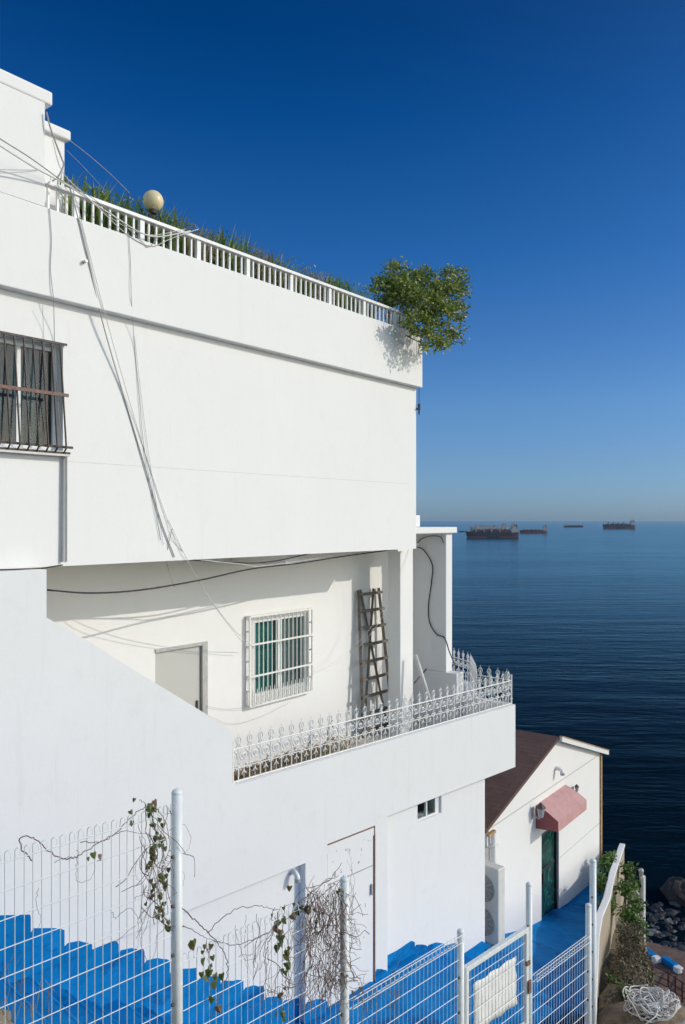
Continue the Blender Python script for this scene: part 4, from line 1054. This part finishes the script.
vine('climbing_vine', 'sparse vine sagging across the middle fence panel with a few heart shaped leaves',
     [[(182, 908, .004), (192, 918), (205, 930), (216, 942), (225, 955), (227, 972), (222, 990), (215, 1005), (208, 1024)], [(183, 925, .003), (198, 934), (212, 940)],
      [(206, 934, .003), (222, 918), (240, 908), (262, 906), (275, 910), (290, 904), (302, 902)], [(212, 940, .003), (232, 945), (250, 940), (268, 932), (278, 920)],
      [(278, 912, .0035), (273, 930), (268, 945), (264, 960), (266, 975), (262, 995), (266, 1024)], [(284, 905, .0025), (283, 930), (290, 955), (285, 980), (292, 1005), (288, 1030)],
      [(235, 925, .0015), (240, 950), (246, 965), (249, 985)], [(206, 940, .002), (208, 960), (212, 980), (208, 1000), (214, 1020)], [(246, 915, .0015), (244, 945), (250, 975)], [(295, 905, .002), (289, 925), (294, 950), (290, 985)]],
     [(194, 944, 2, 3), (207, 949, 3, 4), (206, 966, 3, 6), (214, 973, 3, 4), (208, 998, 2, 2), (218, 1005, 2, 2), (281, 940, 4, 7), (284, 953, 3, 7), (283, 965, 3, 5), (281, 990, 3, 4), (290, 905, 5, 6), (276, 920, 3, 4), (284, 1010, 4, 5), (303, 910, 4, 4)], 8, M_bark, tw=42, twr=(255, 903, 304, 990), lsize=(.022, .055))
rv = random.Random(31); st_ = []
for k in range(26):
    x = rv.uniform(306, 343); y = rv.uniform(876, 905)+(343-x)*.5; s = [(x, y, rv.uniform(.0015, .0032))]
    L = rv.uniform(60, 135)
    for j in range(5): x += rv.gauss(0, 4.5); s.append((max(300, min(352, x)), y+L*(j+1)/5))
    st_.append(s)
for k in range(9):
    y = rv.uniform(890, 975); st_.append([(340, y, .0015), (346+rv.uniform(0, 4), y-8), (351+rv.uniform(-2, 4), y-20-rv.uniform(0, 20)), (347, y-45)])
st_.append([(298, 903, .004), (312, 892), (325, 882), (338, 876)]); st_.append([(300, 912, .004), (318, 898), (330, 888), (342, 880)])
vine('bare_vine', 'dense tangle of bare dry vine smothering the second fence post', st_, [(312, 915, 6, 6), (338, 890, 3, 8), (340, 940, 3, 10), (325, 945, 10, 10), (345, 975, 3, 6)], 33, M_bark, tw=260, twr=(304, 880, 348, 985), lsize=(.012, .028))
vine('bare_vine', 'dry twigs caught on the folded top of the panel before the gate', [[(345, 985, .002), (360, 990), (375, 988), (395, 980)], [(350, 990, .002), (372, 997), (390, 992), (405, 985)], [(348, 980, .0015), (366, 985), (380, 996)], [(362, 1000, .0015), (364, 1012), (361, 1026)]],
     [(364, 990, 6, 7), (368, 1010, 4, 3), (392, 986, 5, 4)], 35, M_bark, tw=24, twr=(345, 984, 400, 1000), lsize=(.012, .03))

# ================================================================== GROUND DETAILS
# mound beside the stairs at the left
def mound():
    rm = random.Random(2); mb = MB(); c0 = Vector((1.38, 5.95, -3.96)); nu, nv = 22, 9; vs = []
    th = T('rock_mound', 'sandy rock with dry grass behind the left fence panel', 'rock', LO, (1.35, 5.95, -4.9))
    for i in range(nv+1):
        f = i/nv
        for k in range(nu):
            a = 2*math.pi*k/nu; j = 1+rm.uniform(-.07, .07); sx = 1.45; sy = .45
            r = (1-f**3)**.5 if f < 1 else 0; 
            ca, sa = math.cos(a), math.sin(a); sq = 1/max(abs(ca), abs(sa))**.75
            vs.append(c0+Vector((ca*sx*r*sq*.85*j, sa*sy*r*sq*.85*j, -.6+f*1.24*(1+.05*rm.uniform(-1, 1)))))
    mb.add(vs, [(i*nu+k, i*nu+(k+1) % nu, (i+1)*nu+(k+1) % nu, (i+1)*nu+k) for i in range(nv) for k in range(nu)])
    th.part('stone', mb, M_rock, smooth=True)
    mb = MB()
    for _ in range(420):
        a = rm.uniform(0, 6.28); rr = rm.uniform(.6, 1.05); p = Vector((1.38+math.cos(a)*1.35*rr, 5.95+math.sin(a)*.45*rr, -3.95+rm.uniform(-.1, .6)))
        d = Vector((rm.gauss(0, .4), rm.gauss(0, .4), 1)); mb.leaf(p, d, Vector((rm.uniform(-1, 1), rm.uniform(-1, 1), .2)), rm.uniform(.1, .26), .008)
    th.part('dry_grass', mb, leaf_mat('straw', (.22, .18, .08), (.36, .30, .14), (.12, .16, .05)))
mound()
# retaining wall
mb = MB(); wall_run(mb, RW, .10, [p[2]-1.9 for p in RW], [p[2]-.05 for p in RW])
RT = T('retaining_wall', 'curved garden wall with white top and stained beige outer face', 'wall', WO, (4.64, 14.5, -9))
RT.part('wall', mb, M_beige)
mb = MB(); RW2 = [(p[0]+.02, p[1], p[2]) for p in RW]; wall_run(mb, RW2, .13, [p[2]-.05 for p in RW], [p[2]+.01 for p in RW])
RT.part('coping', mb, M_wall2, bevel=.01)
mb = MB(); wall_run(mb, [(p[0]-.112, p[1]+.05, 0) for p in RW], .012, [p[2]-1.5 for p in RW], [p[2]-.05 for p in RW]); RT.part('inner_face', mb, M_wall2)

def leafmass(name, label, cat, blobs, cnt, L, mat, seed, kind=None, group=None, flat=.6, stems=True):
    rm = random.Random(seed); c = blobs[0]
    th = T(name, label, cat, WO, (c[0], c[1], c[2]-c[3]), group)
    if kind: th.o['kind'] = kind
    mb = MB(); tot = sum(b_[3]**2 for b_ in blobs)
    for (cx, cy, cz, r) in blobs:
        for _ in range(int(cnt*r*r/tot)):
            u = Vector((rm.gauss(0, 1), rm.gauss(0, 1), rm.gauss(0, 1))).normalized(); rr = r*rm.random()**.4*rm.uniform(.8, 1.15)
            p = Vector((cx, cy, cz))+u*rr; d = Vector((rm.uniform(-1, 1), rm.uniform(-1, 1), rm.uniform(-1, .6)))
            mb.leaf(p, d, (u+Vector((rm.uniform(-.6, .6), rm.uniform(-.6, .6), .6))), L*rm.uniform(.6, 1.3), L*flat*rm.uniform(.8, 1.2))
    th.part('foliage', mb, mat)
    if stems:
        mb = MB()
        for (cx, cy, cz, r) in blobs:
            for _ in range(4):
                mb.tube(spline([(c[0]+rm.uniform(-.1, .1), c[1], c[2]-c[3]), (cx+rm.uniform(-.2, .2), cy, cz-r*.4), (cx+rm.uniform(-r, r), cy+rm.uniform(-r, r), cz+rm.uniform(0, r))], 4), .01, 4, r1=.004)
        th.part('stem', mb, M_bark)
def W(x, y, Y): u = (x-342)/F; return (u*Y, Y, -(y-521)/F*Y)
leafmass('leafy_creeper', 'bright green creeper climbing the garden wall beside the small house', 'plant', [(*W(607, 866, 19.2), .26), (*W(601, 884, 18.2), .26), (*W(611, 858, 19.4), .16), (*W(606, 905, 17.5), .2)], 700, .11, M_leafb, 1)
leafmass('leafy_creeper', 'green creeper spilling over the sea side of the garden wall', 'plant', [(*W(628, 870, 19), .20), (*W(624, 888, 18), .20), (*W(634, 884, 18.6), .17), (*W(629, 915, 17.4), .2), (*W(636, 903, 17.6), .18), (*W(639, 926, 17.2), .16), (*W(628, 936, 17), .14)], 900, .11, M_leafb, 2)
leafmass('leafy_creeper', 'green creeper trailing down the outer edge of the dry slope', 'plant', [(*W(639, 955, 16), .14), (*W(644, 976, 15.6), .20), (*W(646, 992, 15.2), .15), (*W(642, 966, 15.8), .12), (*W(637, 938, 16.4), .12)], 650, .08, M_leafd, 3)
leafmass('leafy_creeper', 'small green weeds growing at the foot of the beige wall face', 'plant', [(*W(612, 981, 13.8), .10), (*W(627, 994, 13.4), .16), (*W(620, 988, 13.6), .08)], 260, .07, M_leafb, 4)
# dry vine covered slope
mb = MB(); rm = random.Random(6)
blobs = []
for k in range(34):
    y = rm.uniform(934, 1003); x = rm.uniform(626 if y < 965 else 618, 637); Y = 17.2-(y-930)/73*3.3
    blobs.append((*W(x+ (y-930)*.06, y, Y), rm.uniform(.16, .32)))
leafmass('dry_vines', 'brown dry vines and dead leaves covering the slope outside the garden wall', 'vines', blobs, 9000, .055, M_dry, 7, kind='stuff', stems=True)

# white garden fence near the sea with capped post
def garden_fence():
    Y = 19.5; a = Vector(W(627, 878, Y)); b_ = Vector(W(642, 878, Y-.9))
    th = T('white_garden_fence', 'short white picket fence overlooking the sea with one capped rusty post', 'fence', WO, (b_.x, b_.y, -10.2))
    mb = MB(); mb.tube([(b_.x, b_.y, -10.6), (b_.x, b_.y, W(0, 876, b_.y)[2])], .07, 8); p = th.part('post', mb, M_rail)
    mb = MB(); z = W(0, 876, b_.y)[2]; mb.tube([(b_.x-.03, b_.y, z), (b_.x-.03, b_.y, z+.1)], .05, 8); mb.ball((b_.x-.03, b_.y, z+.12), .06, 10, 6); th.part('post_cap', mb, M_frame, p)
    mb = MB(); mb.tube([(b_.x, b_.y-.02, -9.98), (b_.x, b_.y-.02, -9.8)], .085, 8); th.part('rust_patch', mb, M_orange, p)
    mb = MB(); mb.tube([(a.x, a.y, a.z), (b_.x, b_.y, a.z-.12)], .03, 6); mb.tube([(a.x, a.y, a.z-1.1), (b_.x, b_.y, a.z-1.25)], .03, 6); th.part('rail', mb, M_rail)
    for k in range(6):
        f = k/5.5; q = a.lerp(b_, f); mb = MB(); mb.tube([(q.x, q.y, a.z-.1*f), (q.x, q.y, a.z-1.3)], .028, 6); th.part('picket', mb, M_rail)
garden_fence()

# heap of white rope
def rope():
    c = Vector((4.95, 12.75, -7.80)); rm = random.Random(17)
    c = Vector(W(650, 1015, 12.6)); zb_ = c.z-.12
    mb = MB()
    for k in range(42):
        a = rm.uniform(0, 6.28); rx = rm.uniform(.12, .40); ry = rm.uniform(.10, .28); off = Vector((rm.gauss(0, .09), rm.gauss(0, .07), rm.uniform(0, .14))); tl_ = rm.gauss(0, .55); pts = []
        for i in range(13):
            ph = i*R(360/12)+a; x_ = rx*math.cos(ph); y_ = ry*math.sin(ph)
            d2 = (x_*x_)/.23+(y_*y_)/.15; pts.append(c+off+Vector((x_, y_, .16*max(0, 1-d2)+x_*tl_*.5+rm.gauss(0, .03))))
        mb.tube(spline(pts, 3), .0105, 6)
    for (p, q) in (((.35, 0, .0), (.75, -.25, -.08)), ((.3, .1, 0), (.7, .15, -.1))):
        A = c+Vector(p); Bq = c+Vector(q); mb.tube(spline([A, (A+Bq)/2+Vector((0, .07, .03)), Bq], 6), .011, 6)
    single('rope_heap', mb, M_rope, 'tangled heap of white rope lying on the soil at the cliff edge', 'rope', WO, (c.x, c.y, zb_), smooth=True)
rope()
mb = MB(); rm = random.Random(19); c = Vector(W(656, 1030, 12.3))
mb.ball((c.x+.1, c.y+.2, c.z-.38), (1.15, .9, .52), 18, 8, jit=.06, rnd=rm); single('soil_ledge', mb, M_soil, 'bare soil hump beneath the heap of white rope', 'soil', WO, (c.x, c.y, c.z-.8), smooth=True)

# ================================================================== SHORE
ZD = -21.4
mb = MB(); pd = [W(648, 950, 40.2), W(668, 957, 39.3), W(700, 972, 38.0), W(760, 1000, 36), W(760, 1100, 27), W(640, 1100, 27), W(600, 970, 38)]
pd = [((p[0]), p[1]) for p in pd]
mb.prism_z([(17, 27), (28, 27), (22.5, 36.3), (15.7, 40.6), (8, 42), (8, 27)], ZD-3, ZD)
struct('terrace', mb, M_deck)
def kerb(x0, y0, x1, y1, label):
    za = ZD+.28; Ya = -za*F/(y0-521); Yb = -za*F/(y1-521); A = Vector(W(x0, y0, Ya)); Bq = Vector(W(x1, y1, Yb)); d = (Bq-A); L = d.length; d.normalize()
    fr = Frame(d.x, d.y); t, n = fr.loc(A.x, A.y)
    th = T('sea_kerb_block', label, 'kerb', fr, (t+L/2, n, ZD), 'blue kerb blocks on the terrace edge')
    L -= .25
    mb = MB(); mb.box(t, t+L, n-.2, n+.12, ZD+.02, za); th.part('block', mb, M_blue, bevel=.03)
    mb = MB(); mb.box(t+L+.001, t+L+.3, n-.22, n+.14, ZD, za-.03); th.part('end', mb, M_wall2, bevel=.03)
kerb(643, 946, 658, 957, 'left blue painted kerb block with white end at the terrace edge above the rocks')
kerb(664, 956, 680, 967, 'right blue painted kerb block with white end at the terrace edge above the rocks')
def redrail():
    def g(x, y, z=ZD): Y = -z*F/(y-521); return Vector(W(x, y, Y))
    pts = [g(652, 985), g(668, 993), g(675, 998), g(690, 1008)]
    th = T('brown_railing', 'red brown metal railing on the terrace below the cliff', 'railing', WO, tuple(pts[0]))
    for p in pts:
        mb = MB(); mb.tube([p, p+Vector((0, 0, 1.0))], .05, 6); th.part('post', mb, M_redrail)
    mb = MB()
    for h in (.25, .55, .9):
        for a, b_ in zip(pts, pts[1:]): mb.tube([a+Vector((0, 0, h)), b_+Vector((0, 0, h))], .03, 5)
    th.part('rail', mb, M_redrail)
    pts = [g(690, 975), g(683, 990), g(682, 1002)]
    th = T('brown_railing', 'second red brown railing partly cut by the right edge of the photo', 'railing', WO, tuple(pts[0]))
    for p in pts:
        mb = MB(); mb.tube([p, p+Vector((0, 0, .9))], .05, 6); th.part('post', mb, M_redrail)
    mb = MB()
    for h in (.3, .6, .9):
        for a, b_ in zip(pts, pts[1:]): mb.tube([a+Vector((0, 0, h)), b_+Vector((0, 0, h))], .03, 5)
    th.part('rail', mb, M_redrail)
redrail()
# pale concrete stair flank below the ledge
def slab():
    z = -17.5; P = [W(654, 984, -z*F/(984-521)), W(690, 1012, -z*F/(1012-521)), W(690, 1040, -z*F/(1040-521)), W(652, 1020, -z*F/(1020-521))]
    mb = MB(); q = [(p[0], p[1]) for p in P]
    q = q[::-1]; mb.prism_z(q, z-3.5, z)
    a = Vector(P[0]); b_ = Vector(P[1]); a2 = a+Vector((-.1, -1.0, 0)); b2 = b_+Vector((-.1, -1.0, 0))
    single('concrete_roof', mb, M_conc, 'pale flat concrete roof below the heap of rope', 'roof slab', WO, (a.x, a.y, z-3.5))
slab()
# rocks
def rock(mb, c, r, rm):
    n = 9; rings = 6; s = Vector((rm.uniform(.7, 1.4), rm.uniform(.7, 1.3), rm.uniform(.4, .8)))
    mb.ball(c, (r*s.x, r*s.y, r*s.z), n, rings, jit=.22, rnd=rm)
def darkrock():
    m, nt, b = new_mat('wet_dark_rock'); g = nt.nodes.new('ShaderNodeNewGeometry'); f = noise(nt, coords(nt), 1.4, 6, .7)
    c = ramp(nt, g.outputs['Random Per Island'], [(0, (.010, .011, .012)), (.7, (.035, .034, .034)), (.92, (.06, .058, .056)), (1, (.26, .25, .24))])
    nt.links.new(mixc(nt, f, c, (.02, .02, .021)), b.inputs['Base Color']); b.inputs['Roughness'].default_value = .6; return m
M_drock = darkrock()
mb = MB(); rm = random.Random(40)
for _ in range(3800):
    x = rm.uniform(10, 32); y = rm.uniform(37.5, 52)+rm.uniform(-1, 1)
    z = max(SEA-.15, h_ter(x, y))
    rock(mb, (x, y, z+rm.uniform(-.05, .12)), min(.5, abs(rm.gauss(.12, .12))+.06), rm)
o = single('beach_rocks', mb, M_drock, 'dark wet boulders and rubble along the shore below the terrace', 'rocks', WO, (20, 45, SEA), kind='stuff')
mb = MB(); p = W(683, 900, 53); 
mb.ball((p[0], p[1], SEA+.3), (1.3, 1.5, .85), 14, 8, jit=.2, rnd=rm)
single('sea_rock', mb, simple('brown_sea_rock', (.045, .032, .028), .8, var=.5, nscale=2), 'large dark brown rock standing in the water off the shore', 'rock', WO, (p[0], p[1], SEA))

# ================================================================== SHIPS
def ship(x0, x1, yw, hull_h, label, hull, deck, sup_side=1, cranes=3, name='cargo_ship', suph=1.0):
    Y = 25*F/(yw-521); L = (x1-x0)/F*Y; cx = ((x0+x1)/2-342)/F*Y; Hh = hull_h/F*Y; bw = L*.16
    th = T(name, label, 'ship', WO, (cx, Y, SEA), 'cargo ships anchored offshore')
    s = sup_side; X0, X1 = cx-L/2, cx+L/2
    mb = MB(); k = 16; vs = []
    for lev, (zz, sc) in enumerate(((-1.5, .93), (Hh*.5, .97), (Hh, 1.0))):
        for i in range(k):
            a = 2*math.pi*i/k; ex = abs(math.cos(a))**.35*math.copysign(1, math.cos(a)); ey = abs(math.sin(a))**.7*math.copysign(1, math.sin(a))
            zoff = 0
            if lev == 2 and -s*math.cos(a) > .8: zoff = Hh*.22
            vs.append((cx+ex*L/2*sc, Y+ey*bw/2, SEA+zz+zoff))
    fs = [(l*k+i, l*k+(i+1) % k, (l+1)*k+(i+1) % k, (l+1)*k+i) for l in range(2) for i in range(k)]+[tuple(2*k+i for i in range(k))]
    mb.add(vs, fs); th.part('hull', mb, hull)
    mb = MB(); mb.box(X0+L*.12, X1-L*.12, Y-bw*.3, Y+bw*.3, SEA+Hh, SEA+Hh*1.22); 
    for i in range(5): a = X0+L*(.14+.12*i) if s > 0 else X0+L*(.26+.12*i); mb.box(a, a+L*.09, Y-bw*.35, Y+bw*.35, SEA+Hh*1.22, SEA+Hh*1.36)
    th.part('deck_cargo', mb, deck)
    a = X1-L*.16 if s > 0 else X0+L*.04
    mb = MB(); sh_ = Hh*.95*suph
    mb.box(a, a+L*.12, Y-bw*.45, Y+bw*.45, SEA+Hh, SEA+Hh+sh_*.5); mb.box(a+L*.015, a+L*.09, Y-bw*.4, Y+bw*.4, SEA+Hh+sh_*.5, SEA+Hh+sh_*.85)
    mb.box(a+L*.02, a+L*.07, Y-bw*.5, Y+bw*.5, SEA+Hh+sh_*.85, SEA+Hh+sh_)
    th.part('superstructure', mb, M_shipw)
    mb = MB(); mb.box(a+L*.085, a+L*.115, Y-bw*.12, Y+bw*.12, SEA+Hh+sh_*.5, SEA+Hh+sh_*1.15); th.part('funnel', mb, deck)
    mb = MB(); mb.box(X0+L*.03, X1-L*.03, Y-bw*.49, Y-bw*.485, SEA+.3, SEA+Hh*.28); th.part('waterline_band', mb, M_shipr)
    mb = MB(); b2 = X0+L*.02 if s > 0 else X1-L*.08; mb.box(b2, b2+L*.06, Y-bw*.2, Y+bw*.2, SEA+Hh, SEA+Hh*1.4)
    for q in (.18, .33, .47, .62): mb.box(X0+L*q, X0+L*(q+.012), Y-bw*.4, Y+bw*.4, SEA+Hh, SEA+Hh*1.75)
    th.part('deck_house', mb, M_shipw)
    mb = MB(); mx_ = a+L*.05; mb.tube([(mx_, Y, SEA+Hh+sh_), (mx_, Y, SEA+Hh+sh_*1.55)], L*.006, 5); mb.tube([(mx_-L*.02, Y, SEA+Hh+sh_*1.3), (mx_+L*.02, Y, SEA+Hh+sh_*1.3)], L*.003, 4); th.part('mast', mb, M_shipw)
    for i in range(cranes):
        xx = X0+L*(.14+.55*i/max(1, cranes-1)) if s > 0 else X0+L*(.3+.55*i/max(1, cranes-1)); hh = Hh*1.15
        mb = MB(); mb.tube([(xx, Y, SEA+Hh), (xx, Y, SEA+Hh+hh)], L*.007, 5); mb.tube([(xx, Y, SEA+Hh+hh*.35), (xx+L*.06, Y, SEA+Hh+hh*.95)], L*.004, 4); th.part('crane', mb, M_shipw)
ship(465, 519, 538, 5.6, 'large dark hulled cargo ship, nearest of the anchored ships', M_shiph, M_shipr, 1, 2, suph=1.3)
ship(478, 516, 533.5, 3.4, 'red decked cargo ship lying just behind the nearest dark ship', M_shipr, M_shipr, 1, 4, suph=1.6)
ship(469, 508, 530, 3.0, 'pale white ship farthest back behind the nearest dark ship', M_shipw, M_shipw, 1, 5, suph=1.2)
ship(519, 547, 533.2, 2.6, 'low reddish cargo ship right of the nearest dark ship', M_shipr, M_shiph, 1, 2, suph=2.0)
ship(563, 583, 527.3, 1.5, 'tiny low grey barge between the reddish ship and the right dark ship', M_shiph, M_shiph, -1, 2, suph=1.2)
ship(602, 635, 528.8, 3.8, 'dark cargo ship alone near the horizon at the right', M_shiph, M_shiph, 1, 2, suph=1.2)
ship(458, 465, 532.0, .8, 'tiny boat beside the edge of the balcony wing wall', M_shiph, M_shiph, 1, 1, name='small_boat')

# ================================================================== AIR
mb = MB(); mb.box(-3000, 6500, -60, 9000, SEA-1, 9)
hz = single('haze', mb, None, None, None, WO, (0, 0, 0), kind='stuff') if False else None
m, nt, b = new_mat('haze_air'); nt.nodes.remove(b)
pv = nt.nodes.new('ShaderNodeVolumePrincipled'); pv.inputs['Density'].default_value = HAZE
pv.inputs['Color'].default_value = (.62, .80, 1, 1); pv.inputs['Anisotropy'].default_value = .2
nt.links.new(pv.outputs[0], nt.nodes['Material Output'].inputs['Volume'])
me = bpy.data.meshes.new('haze'); me.from_pydata(mb.v, [], mb.f); me.materials.append(m)
ho = bpy.data.objects.new('haze', me); COL.objects.link(ho); ho['kind'] = 'stuff'
